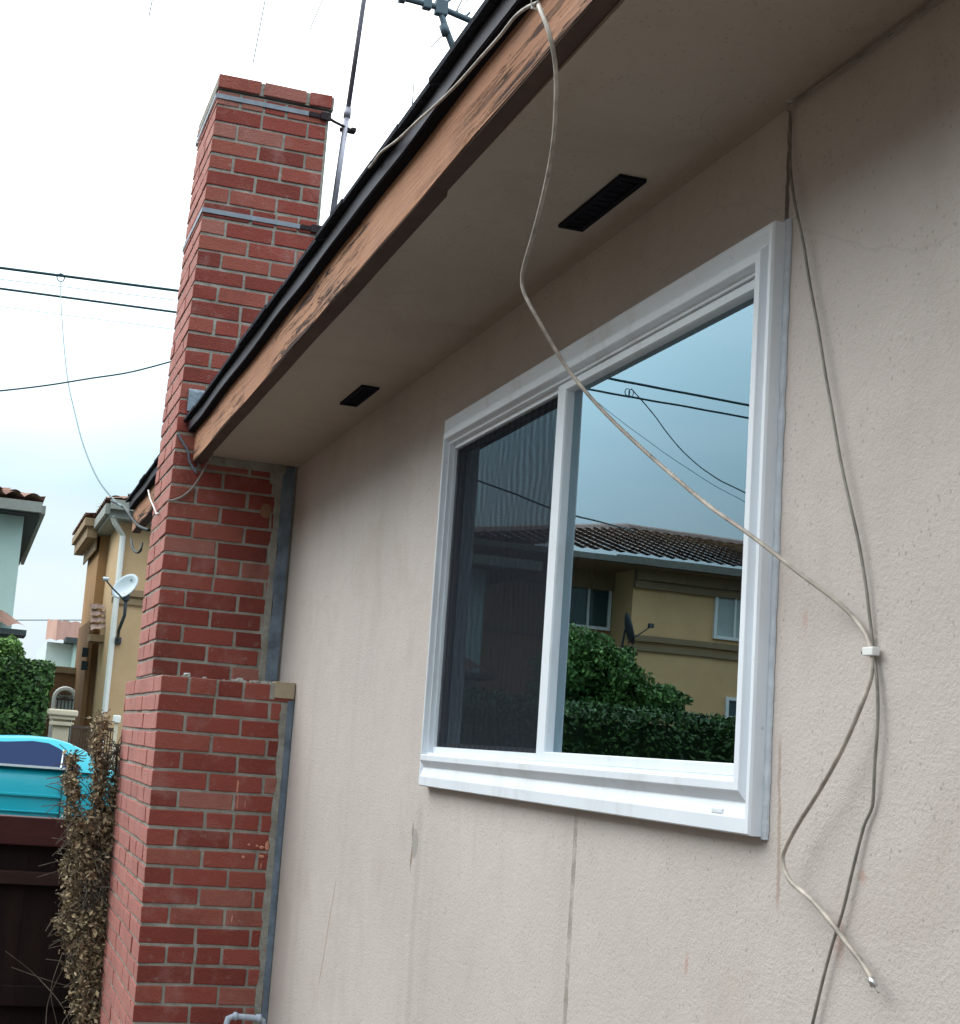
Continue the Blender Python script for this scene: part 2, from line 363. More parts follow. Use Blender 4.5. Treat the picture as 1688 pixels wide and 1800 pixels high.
def tube(bm, pts, r, n=8, cap=True, taper=None):
    pts = [Vector(p) for p in pts]; rings = []; up = Vector((0.13, .21, .97))
    for i, p in enumerate(pts):
        t = (pts[min(i + 1, len(pts) - 1)] - pts[max(i - 1, 0)]).normalized()
        s_ = t.cross(up)
        if s_.length < 1e-3: s_ = t.cross(Vector((1, 0, 0)))
        s_.normalize(); w = s_.cross(t).normalized(); up = w
        rr = r if taper is None else r + (taper - r) * i / (len(pts) - 1)
        rings.append([bm.verts.new(p + (s_ * math.cos(2 * math.pi * q / n) + w * math.sin(2 * math.pi * q / n)) * rr) for q in range(n)])
    for a, b in zip(rings, rings[1:]):
        for q in range(n): bm.faces.new((a[q], a[(q + 1) % n], b[(q + 1) % n], b[q]))
    if cap: bm.faces.new(rings[0][::-1]); bm.faces.new(rings[-1])
def tints(o, fn):
    me = o.data; a = me.attributes.new('tint', 'FLOAT', 'FACE')
    for i, p in enumerate(me.polygons): a.data[i].value = fn(i, p)

# ------------------------------------------------------------------ ground
g = B()
for (x0, x1, y0, y1, z) in ((-1500, 1500, -1500, 1500, 0),):
    v = [g.verts.new(p) for p in ((x0, y0, z), (x1, y0, z), (x1, y1, z), (x0, y1, z))]; g.faces.new(v)
tag(obj('ground', g, M['soil']), None, None, kind='structure')
g = B(); v = [g.verts.new(p) for p in ((-10.2, -60, .004), (-4.95, -60, .004), (-4.95, 60, .004), (-10.2, 60, .004))]; g.faces.new(v)
tag(obj('road', g, M['asphalt']), None, None, kind='structure')
g = B(); box(g, (-11.4, -60, 0), (-10.2, 60, .12))
tag(obj('pavement', g, M['concrete']), None, None, kind='structure')
g = B(); v = [g.verts.new(p) for p in ((-1.3, -2.6, .004), (9, -2.6, .004), (9, -.02, .004), (-1.3, -.02, .004))]; g.faces.new(v)
tag(obj('path', g, simple('packed_earth', (.085, .073, .062), .95, .1, 0, .3, 5, .7, .01)), None, None, kind='structure')

# ------------------------------------------------------------------ the house
H = thing('stucco_house', 'beige stucco house with brick chimney, white sliding window and worn brown eave', 'house', (1.5, 0, 0))
X0, X1, ZS = -1.75, 9.0, 2.62
WX0, WX1, WZ0, WZ1 = 1.933, 3.553, 1.457, 2.420
g = B()
hx0, hx1, hz0, hz1 = WX0 + .02, WX1 - .02, WZ0 + .02, WZ1 - .02
TH = .16
box(g, (X0, 0, 0), (hx0, TH, 2.75)); box(g, (hx1, 0, 0), (X1, TH, 2.75))
box(g, (hx0, 0, 0), (hx1, TH, hz0)); box(g, (hx0, 0, hz1), (hx1, TH, 2.75))
box(g, (X0, TH, 0), (X0 + .16, 7, 2.75)); box(g, (X1 - .16, TH, 0), (X1, 7, 2.75)); box(g, (X0 + .16, 6.84, 0), (X1 - .16, 7, 2.75))
bmesh.ops.remove_doubles(g, verts=g.verts, dist=1e-5)
obj('wall', g, M['stucco'], H)

def esl(x): return .0118 * (x - 0.0)        # the eave rises slightly towards the near end
EX0, EX1 = -2.05, 9.2
def eave_strip(bm, prof, nx=60, x0=EX0, x1=EX1, wav=0.0, mi=0, gap=None):
    rows = []
    for i in range(nx + 1):
        x = x0 + (x1 - x0) * i / nx
        rows.append([bm.verts.new((x, y + wav * noise.noise(Vector((x * 3, j * .3, 1.7))), z + esl(x) + wav * noise.noise(Vector((x * 2.3, j, 9.1))))) for j, (y, z) in enumerate(prof)])
    n = len(prof)
    for a, b in zip(rows, rows[1:]):
        for j in range(n): 
            f_ = bm.faces.new((a[j], b[j], b[(j + 1) % n], a[(j + 1) % n])); f_.material_index = mi
    for r in (rows[0], rows[-1][::-1]):
        f_ = bm.faces.new(r); f_.material_index = mi
# soffit, flat between the wall and the fascia board
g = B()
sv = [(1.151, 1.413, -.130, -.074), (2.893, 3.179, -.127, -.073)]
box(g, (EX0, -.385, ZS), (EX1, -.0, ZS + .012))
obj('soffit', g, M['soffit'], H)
g = B(); eave_strip(g, [(-.42, 2.588), (-.42, 2.745), (-.382, 2.745), (-.382, 2.588)], 240, wav=.0028)
obj('fascia', g, M['fascia'], H)
g = B(); eave_strip(g, [(-.4185, 2.5865), (-.3805, 2.5865), (-.3805, 2.66), (-.3785, 2.66), (-.3785, 2.5845), (-.4185, 2.5845)], 240, wav=.0022)
obj('fascia_edge', g, M['fascia_back'], H)
g = B(); eave_strip(g, [(-.421, 2.708), (-.447, 2.708), (-.450, 2.738), (-.40, 2.752), (-.421, 2.744)], 160, wav=.0035)
obj('drip_edge', g, M['drip'], H)
g = B(); eave_strip(g, [(-.4212, 2.7045), (-.444, 2.7045), (-.444, 2.7075), (-.4212, 2.7075)], 160, wav=.003)  # added black strip: the shadow under the overhang put in as colour
obj('drip_shade_strip', g, M['shade_vent'], H)
# roof: shingle courses
g = B()
def rz(y): return 2.742 + (y + .462) * .33
nrow = 26; rowh = .142
for r_ in range(nrow):
    y = -.466 + r_ * rowh; x = EX0 - .02
    while x < EX1:
        w = random.uniform(.16, .34); 
        dy = random.uniform(0, .006) if r_ == 0 else random.uniform(-.004, .004)
        z0 = rz(y) + esl(x); 
        pts = [(x, y - dy, z0 - .001 + random.uniform(0, .003)), (x + w - .004, y - dy, z0 - .001 + esl(w) + random.uniform(0, .003))]
        t_ = .009 + random.uniform(0, .005)
        a = [g.verts.new(p) for p in (pts[0], pts[1], (x + w - .004, y + rowh + .02, rz(y + rowh) + esl(x + w) + .001), (x, y + rowh + .02, rz(y + rowh) + esl(x) + .001))]
        b = [g.verts.new((q.co.x, q.co.y, q.co.z + (t_ if i_ < 2 else .003))) for i_, q in enumerate(a)]
        g.faces.new(a[::-1]); g.faces.new(b)
        for i_ in range(4): g.faces.new((a[i_], a[(i_ + 1) % 4], b[(i_ + 1) % 4], b[i_]))
        x += w
rid = (7 / 2, rz(3.5))
a = [g.verts.new(p) for p in ((EX0, -.44, rz(-.44) - .02), (EX1, -.44, rz(-.44) - .02 + .11), (EX1, 3.5, rid[1] + .05), (EX0, 3.5, rid[1] - .03))]; g.faces.new(a)
b = [g.verts.new(p) for p in ((EX0, 7.4, 2.75), (EX1, 7.4, 2.8))]; g.faces.new((a[3], a[2], b[1], b[0]))
obj('roof', g, M['shingle'], H)
# gable end filling under the roof, both ends
for xx in (X0, X1 - .16):
    g = B(); prism(g, [(0.02, 2.75), (6.98, 2.75), (3.5, rid[1] - .05)], 0, xx, xx + .16); obj('gable', g, M['stucco'], H)
for (a0, a1, y0, y1) in sv:
    g = B(); e = .010
    for q in ((a0, y0, a1, y0 + e), (a0, y1 - e, a1, y1), (a0, y0 + e, a0 + e, y1 - e), (a1 - e, y0 + e, a1, y1 - e)):
        box(g, (q[0], q[1], ZS - .007), (q[2], q[3], ZS - .0005))
    box(g, (a0 + e, y0 + e, ZS - .002), (a1 - e, y1 - e, ZS - .0005))
    n_ = 11
    for i in range(1, n_):
        x = a0 + (a1 - a0) * i / n_; box(g, (x - .001, y0 + e, ZS - .004), (x + .001, y1 - e, ZS - .0021))
    obj('soffit_vent', g, M['shade_vent'], H)

# ---- chimney: real bricks in a mortar body, bowed a little as the old stack is
CH = .0677; ZT = 4.05
def warp(p):
    x, y, z = p
    d = 0.0
    if z > 2.35: d = .036 * ((z - 2.35) / 1.8) ** 1.6
    elif z < 1.5: d = .020 * ((1.5 - z) / 1.0) ** 1.2
    return (x, y + d * min(1, max(.12, (-y + .03) / .5)), z)
tint_vals = []
def brickbox(g, a, b):
    n0 = len(g.faces)
    j = .0016
    x0, x1 = a[0], b[0]; y0, y1 = a[1], b[1]; z0, z1 = a[2], b[2]
    rr = random.uniform
    x1 += rr(-j, j) ; y0 += rr(-j, j); z0 += rr(-j, j); z1 += rr(-j, j)
    bm2 = bmesh.new(); bmesh.ops.create_cube(bm2, size=1)
    for v in bm2.verts:
        v.co = Vector(((x0 + x1) / 2 + v.co.x * (x1 - x0), (y0 + y1) / 2 + v.co.y * (y1 - y0), (z0 + z1) / 2 + v.co.z * (z1 - z0)))
    bmesh.ops.bevel(bm2, geom=list(bm2.edges), offset=.0035, segments=2, affect='EDGES', profile=.5)
    # ragged arrises
    for v in bm2.verts:
        nv = noise.noise_vector(v.co * 38.0) * .0024 + noise.noise_vector(v.co * 9.0) * .0014; v.co += nv
    mp = {v: g.verts.new(warp(v.co)) for v in bm2.verts}
    for f_ in bm2.faces:
        nf = g.faces.new([mp[v] for v in f_.verts]); nf.material_index = 0
    bm2.free(); tint_vals.extend([rr(0, 1)] * (len(g.faces) - n0))
def stack(g, x0, x1, y0, y1, k0, k1, flip):
    J, mo = .203, .0105
    for k_ in range(k0, k1):
        zt = ZT - k_ * CH - mo / 2; zb = ZT - (k_ + 1) * CH + mo / 2
        half = (k_ % 2 == 1) != flip       # near face starts with a header-width piece
        # corner brick
        if half: brickbox(g, (x1 - J + mo / 2, y0, zb), (x1, y0 + J / 2 - mo / 2, zt)); ys = y0 + J / 2; xs = x1 - J
        else:    brickbox(g, (x1 - J / 2 + mo / 2, y0, zb), (x1, y0 + J - mo / 2, zt)); ys = y0 + J; xs = x1 - J / 2
        y = ys
        while y < y1 - .02:
            ye = min(y + J, y1)
            if k_ % 7 == 6 and abs(y - ys) < .01 and ye - y > .15:    # an odd broken joint
                brickbox(g, (x1 - .09, y + mo / 2, zb), (x1, y + J * .52 - mo / 2, zt)); brickbox(g, (x1 - .09, y + J * .52 + mo / 2, zb), (x1, ye - mo / 2, zt))
            else: brickbox(g, (x1 - .09, y + mo / 2, zb), (x1, ye - mo / 2, zt))
            y += J
        x = xs
        while x > x0 + .02:
            xe = max(x - J, x0)
            if xe - x0 < .03: xe = x0
            brickbox(g, (xe + mo / 2, y0, zb), (x - mo / 2, y0 + .09, zt)); x = xe
        # far side, simple full-length bricks
        y = y0 + .10
        while y < y1 - .02:
            ye = min(y + J, y1); brickbox(g, (x0, y + mo / 2, zb), (x0 + .09, ye - mo / 2, zt)); y += J
g = B(); UX0, UX1, CY0 = -.52, 0.0, -.497
LX0, LX1 = -.86, .2966
def core(g, x0, x1, y0, y1, z0, z1, nz_=40):
    rec = .0045
    x0 += rec; x1 -= rec; y0 += rec
    prev = None
    for i in range(nz_ + 1):
        z = z0 + (z1 - z0) * i / nz_
        ring = [g.verts.new(warp(p)) for p in ((x0, y0, z), (x1, y0, z), (x1, y1, z), (x0, y1, z))]
        n0 = len(g.faces)
        if prev:
            for q in range(4): g.faces.new((prev[q], prev[(q + 1) % 4], ring[(q + 1) % 4], ring[q])).material_index = 1
        else: g.faces.new(ring[::-1]).material_index = 1
        tint_vals.extend([.5] * (len(g.faces) - n0)); prev = ring
    g.faces.new(prev).material_index = 1; tint_vals.append(.5)
stack(g, UX0, UX1, CY0, -.008, -1, 34, False)
core(g, UX0, UX1, CY0, -.002, ZT - 34 * CH, ZT + CH - .002)
stack(g, LX0, LX1, CY0, -.008, 34, 59, True)
core(g, LX0, LX1, CY0, -.002, 0.0, ZT - 34 * CH - .003)
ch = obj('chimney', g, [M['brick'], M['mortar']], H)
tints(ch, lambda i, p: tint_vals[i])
# cap course
tint_vals = []
g = B()
zc = ZT + CH; 
yy = CY0 - .012
ends = [yy, yy + .20, yy + .405, .010]
for a_0, a_1 in zip(ends, ends[1:]):
    for xa, xb in ((UX0 - .012, -.27), (-.255, .012)):
        brickbox(g, (xa, a_0 + .008, zc + .006), (xb, a_1 - .008, zc + .062))
bx = [warp(p) for p in ((0, yy, zc), )]
core(g, UX0 + .0, .008, yy + .003, .012, zc + .004, zc + .058, 2)
cp = obj('chimney_cap', g, [M['brick'], M['mortar']], ch); tints(cp, lambda i, p: tint_vals[i])
# steel straps with their brackets
for zz, yl in ((4.088, -.115), (3.605, -.10)):
    g = B(); dy = .030 if zz > 3.8 else .020; o_ = .004; hh = .0095
    y0 = CY0 + dy
    for q in (((UX1 + .0015, y0 - o_, zz - hh), (UX1 + o_, yl + dy, zz + hh)), ((UX0 - o_, y0 - o_, zz - hh), (UX1 + .0012, y0 - .0015, zz + hh)), ((UX0 - o_, y0, zz - hh), (UX0 - .0015, 0, zz + hh))):
        box(g, *q)
    obj('chimney_strap', g, M['strap'], ch)
    g = B(); box(g, (UX1 + .002, yl + dy + .002, zz - .010), (UX1 + .007, -.004, zz + .009)); box(g, (UX1 + .002, -.035, zz - .017), (UX1 + .014, .008, zz + .016), 0, .003)
    if zz > 3.8:
        a = Vector((-.005, .004, zz)); b = at(620, 230, 0, -.035)
        tube(g, [a, at(588, 214, 0, -.02), b], .006, 6); box(g, b - Vector((.018, .010, .008)), b + Vector((.018, .012, .008)), 0, .002)
    obj('strap_bracket', g, M['rust'], ch)
# sealant strips where stack meets the stucco
g = B()
def ragged(g, x, ya, yb, z0, z1, th, n=40, amp=.008, seed=0.0, right=0.0):
    prev = None
    for i in range(n + 1):
        z = z0 + (z1 - z0) * i / n
        w = noise.noise(Vector((z * 9, seed, 0))) * amp + noise.noise(Vector((z * 40, seed, 3))) * amp * .4
        r = [g.verts.new((x - .02, ya + w, z)), g.verts.new((x + th, ya + w + .002, z)), g.verts.new((x + th * .8, yb + right * noise.noise(Vector((z * 7, seed + 5, 0))), z)), g.verts.new((x - .02, yb, z))]
        if prev:
            for q in range(4): g.faces.new((prev[q], prev[(q + 1) % 4], r[(q + 1) % 4], r[q]))
        else: g.faces.new(r)
        prev = r
    g.faces.new(prev)
ragged(g, 0.0, -.060, -.012, 1.76, 2.615, .006, 60, .008, 1.0)
ragged(g, LX1, -.028, -.003, .02, 1.69, .004, 60, .006, 4.0)
obj('corner_sealant', g, M['flashing'], ch)
g = B(); ragged(g, 0.0, -.086, -.058, 1.75, 2.615, .003, 80, .014, 8.0); ragged(g, LX1, -.052, -.026, .02, 1.68, .0025, 80, .014, 12.0)
ragged(g, LX1, -.098, -.078, 1.69, 1.75, .003, 6, .004, 15.0)
box(g, (0.001, -.36, 2.585), (.006, -.05, 2.618)); box(g, (0, -.11, 2.54), (.005, -.06, 2.60), 0, .002)
obj('mortar_smear', g, M['mortar'], ch)
g = B(); 
for i in range(26):   # crumbs lying on the ledge
    x = random.uniform(.06, .285); y = random.uniform(-.22, -.02) if i % 3 else random.uniform(-.45, -.05); s_ = random.uniform(.003, .011)
    g = B(); box(g, (x - s_, y - s_, 1.746), (x + s_, y + s_, 1.746 + s_ * 1.2), 0, 0, s_ * .4)
    obj('mortar_crumb', g, M['mortar_pale'], ch)
g = B(); box(g, (LX1 - .06, -.080, 1.697), (LX1 + .006, -.004, 1.757), 0, .002)
obj('trim_block', g, M['wood_block'], ch)
g = B(); p0 = at(318, 697, 0, .002); p1 = at(362, 735, 0, .002)
zlo = 2.74
n0 = 7
prev = None
for i in range(n0):
    t_ = i / (n0 - 1); y = -.462 + t_ * .10
    r = [g.verts.new((.002, y, 2.79 + .012 * noise.noise(Vector((i * .9, 0, 0))))), g.verts.new((.007, y, 2.785)), g.verts.new((.009, y, 2.868 - t_ * .01 + .01 * noise.noise(Vector((i * .8, 4, 0))))), g.verts.new((.002, y, 2.874))]
    if prev:
        for q in range(4): g.faces.new((prev[q], prev[(q + 1) % 4], r[(q + 1) % 4], r[q]))
    prev = r
obj('cement_patch', g, M['cement'], ch)
g = B()
for (cy, cz, ry, rz_, n_) in ((-.115, 2.43, .022, .030, 12), (-.20, 2.44, .03, .02, 9), (-.22, 2.40, .015, .02, 8)):
    if cy == -.115:
        vs_ = [g.verts.new((.004, cy + ry * math.cos(t) * (1 + .2 * noise.noise(Vector((t, 0, 0)))), cz + rz_ * math.sin(t))) for t in [2 * math.pi * i / n_ for i in range(n_)]]
        c_ = g.verts.new((.009, cy, cz))
        for i in range(n_): g.faces.new((vs_[i], vs_[(i + 1) % n_], c_))
obj('putty_patch', g, simple('orange_putty', (.30, .16, .09), .9), ch)
# drips of pale paint on the lower block
DM = simple('salmon_paint', (.55, .25, .17), .7)
for (u, v0, v1, w) in ((418, 1371, 1395, 2.5), (418, 1395, 1424, 1.3), (431, 1408, 1421, 1), (438, 1483, 1487, 3), (452, 1485, 1489, 3), (460, 1487, 1492, 5), (470, 1478, 1495, 4), (460, 1503, 1508, 6), (459, 1517, 1528, 1.4), (428, 1504, 1509, 3.5), (408, 1608, 1622, 1.5), (466, 1665, 1673, 3)):
    g = B(); a = at(u, v0, 0, LX1 + .0015); b = at(u, v1, 0, LX1 + .0015); ww = w * .0019
    c_ = (a + b) / 2; hh = abs(a.z - b.z) / 2 + .001; n_ = 9
    ring = [g.verts.new((LX1 + .001, c_.y + math.cos(t) * ww * random.uniform(.7, 1.2), c_.z + math.sin(t) * hh)) for t in [2 * math.pi * i / n_ for i in range(n_)]]
    cc = g.verts.new((LX1 + .0032, c_.y, c_.z))
    for i in range(n_): g.faces.new((ring[i], ring[(i + 1) % n_], cc))
    obj('paint_drip', g, DM, ch)

# ---- window
wn = B()
WIN = bpy.data.objects.new('window', None); C.objects.link(WIN); WIN.parent = H; WIN.matrix_parent_inverse = Matrix.Translation(-Vector(H.location))
def pobj(name, bm, mat, smooth=False):
    o = obj(name, bm, mat); o.parent = WIN; return o
def frame_loft(bm, x0, x1, z0, z1, prof, mi=0):
    """prof: (inset, y) polyline swept round the rectangle, mitred"""
    loops = []
    for ins, y in prof:
        l_, r_, b_, t_ = ins if isinstance(ins, tuple) else (ins,) * 4
        loops.append([bm.verts.new(p) for p in ((x0 + l_, y, z0 + b_), (x1 - r_, y, z0 + b_), (x1 - r_, y, z1 - t_), (x0 + l_, y, z1 - t_))])
    for a, b in zip(loops, loops[1:]):
        for q in range(4): bm.faces.new((a[q], a[(q + 1) % 4], b[(q + 1) % 4], b[q])).material_index = mi
s4 = lambda l_, r_, b_, t_: (l_, r_, b_, t_)
g = B()
frame_loft(g, WX0, WX1, WZ0, WZ1, [
    (0.0, .004), (0.0, -.024), (.0025, -.028), (s4(.010, .010, .024, .014), -.0285), (s4(.016, .017, .046, .030), -.022), (s4(.017, .018, .048, .0315), -.022),
    (s4(.022, .023, .064, .042), -.034), (s4(.023, .024, .066, .044), -.035), (s4(.027, .038, .078, .058), -.035), (s4(.0285, .0395, .080, .060), -.033),
    (s4(.030, .040, .081, .064), -.020), (s4(.035, .043, .086, .070), -.020), (s4(.0355, .0435, .0865, .0705), .05)])
pobj('frame', g, M['vinyl'])
# caulk bead between frame and stucco, lumpy
g = B()
def bead(p, q, r, n=60, seed=0.0):
    pts = []
    for i in range(n + 1):
        t = i / n; c_ = Vector(p).lerp(Vector(q), t); pts.append(c_)
    rings = []
    for i, c_ in enumerate(pts):
        rr = r * (1 + .45 * noise.noise(Vector((i * .35, seed, 0))))
        ax = (Vector(q) - Vector(p)).normalized(); s_ = Vector((0, -1, 0)); w = ax.cross(s_)
        rings.append([g.verts.new(c_ + s_ * math.cos(a) * rr * .6 + w * math.sin(a) * rr) for a in [math.pi * (k_ / 5 - .5) for k_ in range(6)]])
    for a, b in zip(rings, rings[1:]):
        for k_ in range(5): g.faces.new((a[k_], a[k_ + 1], b[k_ + 1], b[k_]))
bead((WX1 + .002, -.001, WZ0 - .004), (WX1 + .002, -.001, WZ1 + .004), .009, 80, 1.0)
bead((WX1 + .003, -.001, WZ0 - .002), (WX1 + .003, -.001, WZ0 + .13), .0085, 9, 7.0)
bead((WX0 - .001, -.001, WZ0 - .002), (WX0 - .001, -.001, WZ1), .005, 60, 3.0)
bead((WX0, -.001, WZ1 + .002), (WX1, -.001, WZ1 + .002), .005, 60, 5.0)
pobj('caulk_bead', g, M['caulk'])
# weep cover on the sill
g = B(); box(g, (3.440, -.0285, WZ0 + .027), (3.475, -.022, WZ0 + .036), 0, .002)
pobj('weep_cover', g, M['vinyl'])
GX0, GX1 = WX0 + .035, WX1 - .043; GZ0, GZ1 = WZ0 + .086, WZ1 - .070
MX = 2.672                                  # left edge of the meeting stile
# fixed right lite
g = B(); frame_loft(g, MX, GX1 + .0, GZ0 - .0, GZ1, [(0, .03), (0, -.012), (.002, -.014), (s4(.043, .012, .018, .018), -.014), (s4(.045, .013, .020, .020), -.010), (s4(.046, .014, .021, .021), .03)])
pobj('sash', g, M['vinyl'])
g = B(); v = [g.verts.new(p) for p in ((MX + .04, .006, GZ0 + .012), (GX1 - .006, .006, GZ0 + .012), (GX1 - .006, .006, GZ1 - .012), (MX + .04, .006, GZ1 - .012))]; g.faces.new(v)
pobj('pane', g, M['glass'])
# left sliding lite behind, with its insect screen in front
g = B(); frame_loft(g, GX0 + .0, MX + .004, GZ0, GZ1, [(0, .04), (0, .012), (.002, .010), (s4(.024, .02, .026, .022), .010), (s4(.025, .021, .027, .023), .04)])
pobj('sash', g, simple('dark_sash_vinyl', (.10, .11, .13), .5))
g = B(); v = [g.verts.new(p) for p in ((GX0 + .02, .016, GZ0 + .02), (MX - .01, .016, GZ0 + .02), (MX - .01, .016, GZ1 - .018), (GX0 + .02, .016, GZ1 - .018))]; g.faces.new(v)
pobj('pane', g, M['glass'])
g = B(); frame_loft(g, GX0, MX + .002, GZ0, GZ1, [(0, .006), (0, -.006), (.001, -.007), (s4(.004, .002, .015, .013), -.007), (s4(.005, .003, .016, .014), .006)])
pobj('screen_frame', g, M['vinyl'])
g = B(); v = [g.verts.new(p) for p in ((GX0 + .003, .001, GZ0 + .012), (MX + .0, .001, GZ0 + .012), (MX + .0, .001, GZ1 - .010), (GX0 + .003, .001, GZ1 - .010))]; g.faces.new(v)
pobj('insect_screen', g, M['screen'])
# room behind
g = B()
rx0, rx1, ry1, rz0, rz1 = 1.0, 4.6, 3.0, .05, 2.5
vv = lambda *p: g.verts.new(p)
for q in (((rx0, ry1, rz0), (rx1, ry1, rz0), (rx1, ry1, rz1), (rx0, ry1, rz1)), ((rx0, .17, rz0), (rx0, ry1, rz0), (rx0, ry1, rz1), (rx0, .17, rz1)), ((rx1, .17, rz0), (rx1, ry1, rz0), (rx1, ry1, rz1), (rx1, .17, rz1)),
          ((rx0, .17, rz0), (rx1, .17, rz0), (rx1, ry1, rz0), (rx0, ry1, rz0)), ((rx0, .17, rz1), (rx1, .17, rz1), (rx1, ry1, rz1), (rx0, ry1, rz1))):
    g.faces.new([vv(*p) for p in q])
obj('room_lining', g, M['interior'], H)
g = B()
for (xa, xb, ya) in ((2.60, 2.615, .060), (2.635, 2.70, .075)):
    box(g, (xa, ya, GZ0), (xb, ya + .008, GZ1))
pobj('inner_jamb', g, M['curtain'])

# ------------------------------------------------------------------ cables on the house
def cable(name, pts, r, mat, label, cat='cable', group=None, per=8, n=8):
    g = B(); tube(g, spline(pts, per) if per else pts, r, n); o = obj(name, g, mat, None, True)
    return tag(o, label, cat, group)
P = lambda u, v, y: at(u, v, 1, y)
# loose coax hanging from the roof edge, crossing the window, gathered by the clip, free end below
pts = [P(946, 6, -.470), P(952, 22, -.478), P(966, 60, -.470), P(977, 120, -.45), P(977, 200, -.43), P(970, 270, -.41), P(956, 340, -.385), P(938, 410, -.36), P(922, 465, -.34), P(918, 492, -.332), P(923, 518, -.325), P(945, 560, -.305), P(975, 612, -.27), P(1008, 662, -.235), P(1060, 722, -.195), P(1125, 785, -.155), P(1190, 842, -.125), P(1250, 892, -.100), P(1310, 934, -.082), P(1360, 972, -.066), P(1415, 1015, -.045), P(1465, 1052, -.024), P(1500, 1085, -.010), P(1522, 1115, -.008), P(1532, 1144, -.009),
       P(1533, 1170, -.010), P(1527, 1205, -.016), P(1505, 1262, -.024), P(1478, 1322, -.028), P(1440, 1390, -.03), P(1405, 1445, -.028), P(1381, 1490, -.028), P(1376, 1515, -.028), P(1389, 1548, -.027), P(1425, 1580, -.026), P(1460, 1620, -.022), P(1490, 1660, -.02), P(1515, 1692, -.02), P(1533, 1722, -.02)]
HC = thing('hanging_cable', 'long loose pale cable hanging from the roof edge across the window, bare at its end', 'cable', tuple(pts[24]))
g = B(); tube(g, spline(pts, 8), .0034, 8); obj('cable_sheath', g, M['coax'], HC, True)
g = B(); e0, e1 = P(1532, 1720, -.02), P(1537, 1733, -.02); tube(g, [e0, e1], .0050, 8); obj('connector', g, M['metal'], HC, True)
g = B(); tube(g, [e1, P(1539, 1738, -.021), P(1541, 1742, -.022), P(1545, 1745, -.024)], .0009, 6); obj('copper_core', g, M['coax_grey'], HC, True)
# cable along the crease then down the wall
pts = [Vector((4.85, -.012, 2.611)), Vector((4.4, -.010, 2.612)), Vector((4.0, -.011, 2.611)), Vector((3.75, -.010, 2.611)), P(1393, 184, -.010), P(1389, 200, -.007), P(1389, 250, -.008), P(1390, 300, -.010), P(1398, 360, -.014), P(1411, 420, -.014), P(1424, 500, -.012), P(1438, 575, -.012), P(1450, 650, -.012), P(1464, 730, -.012), P(1478, 810, -.012), P(1493, 880, -.012), P(1509, 950, -.01), P(1521, 1020, -.008), P(1529, 1085, -.006), P(1536, 1146, -.006), P(1542, 1200, -.009), P(1543, 1270, -.010), P(1538, 1340, -.009), P(1535, 1405, -.006), P(1531, 1425, -.005), P(1518, 1455, -.006), P(1500, 1525, -.007), P(1482, 1600, -.008), P(1462, 1665, -.008), P(1446, 1725, -.008), P(1432, 1785, -.008), P(1424, 1820, -.008), P(1408, 1900, -.008), P(1390, 2000, -.01)]
cable('wall_cable', pts, .0023, M['coax_grey'], 'thin grey cable running along the soffit crease and down the stucco right of the window')
g = B(); p0 = P(1534, 1146, -.008); box(g, p0 - Vector((.013, .008, .0055)), p0 + Vector((.011, .004, .0065)), 0, .002)
ck_ = tag(obj('cable_clip', g, M['white']), 'small white clip pinning two cables to the stucco wall', 'clip')
g = B(); q = p0 + Vector((-.013, -.004, -.001)); tube(g, [q, q + Vector((-.003, 0, 0))], .003, 8); o_ = obj('nail', g, M['black'], ck_)
g = B(); p0 = P(1390, 182, -.010); tube(g, [p0 + Vector((-.004, .006, .003)), p0 + Vector((0, -.006, .004)), p0 + Vector((.004, .006, .003))], .002, 6)
tag(obj('cable_staple', g, M['metal']), 'metal staple holding the grey cable at the top of the wall', 'staple')
# thin cable lying along the roof edge
pts = [P(946, 4, -.474), P(925, 14, -.474), P(905, 30, -.470), P(880, 62, -.466), P(850, 96, -.462), P(800, 152, -.462), P(760, 190, -.462), P(735, 212, -.462), P(700, 245, -.464), P(670, 268, -.466), P(655, 288, -.472), P(640, 304, -.45)]
cable('roof_edge_cable', pts, .0028, M['coax'], 'pale cable lying along the dark roof edge above the fascia')
g = B(); p0 = P(944, 6, -.470); tube(g, [p0 + Vector((-.004, .012, -.006)), p0 + Vector((-.004, -.006, -.006)), p0 + Vector((.0, -.010, .006)), p0 + Vector((.004, .012, .010))], .0022, 6)
tag(obj('cable_hook', g, M['white']), 'white hook holding the cables at the top of the fascia', 'hook')
# cable round the chimney corner
pts = [at(378, 792, 0, .06), at(366, 812, 0, .05), at(352, 838, 0, .025), at(338, 858, 0, .014), at(322, 872, 0, .012), at(305, 879, 0, .010), at(294, 880, 0, .008)]
cable('chimney_cable', pts, .0042, M['coax_grey'], 'short grey cable curving from the eave onto the brick chimney')
g = B(); pts = [P(261, 862, -.515), P(264, 876, -.520), P(270, 890, -.520), P(276, 905, -.512)]; tube(g, spline(pts, 6), .0034, 8)
tube(g, [P(275, 903, -.512), P(279, 904, -.505)], .006, 8)
tag(obj('cable_stub', g, M['coax_white'], None, True), 'short bright white cable stub on the pale outer face of the chimney', 'cable')
g = B(); pts = [at(312, 762, 0, .012), at(322, 778, 0, .012), at(330, 792, 0, .014), at(334, 812, 0, .012), at(346, 832, 0, .012)]; tube(g, spline(pts, 6), .0045, 7)
tag(obj('sealed_wire', g, M['flashing'], None, True), 'grey painted wire beside the fascia end on the chimney', 'cable')
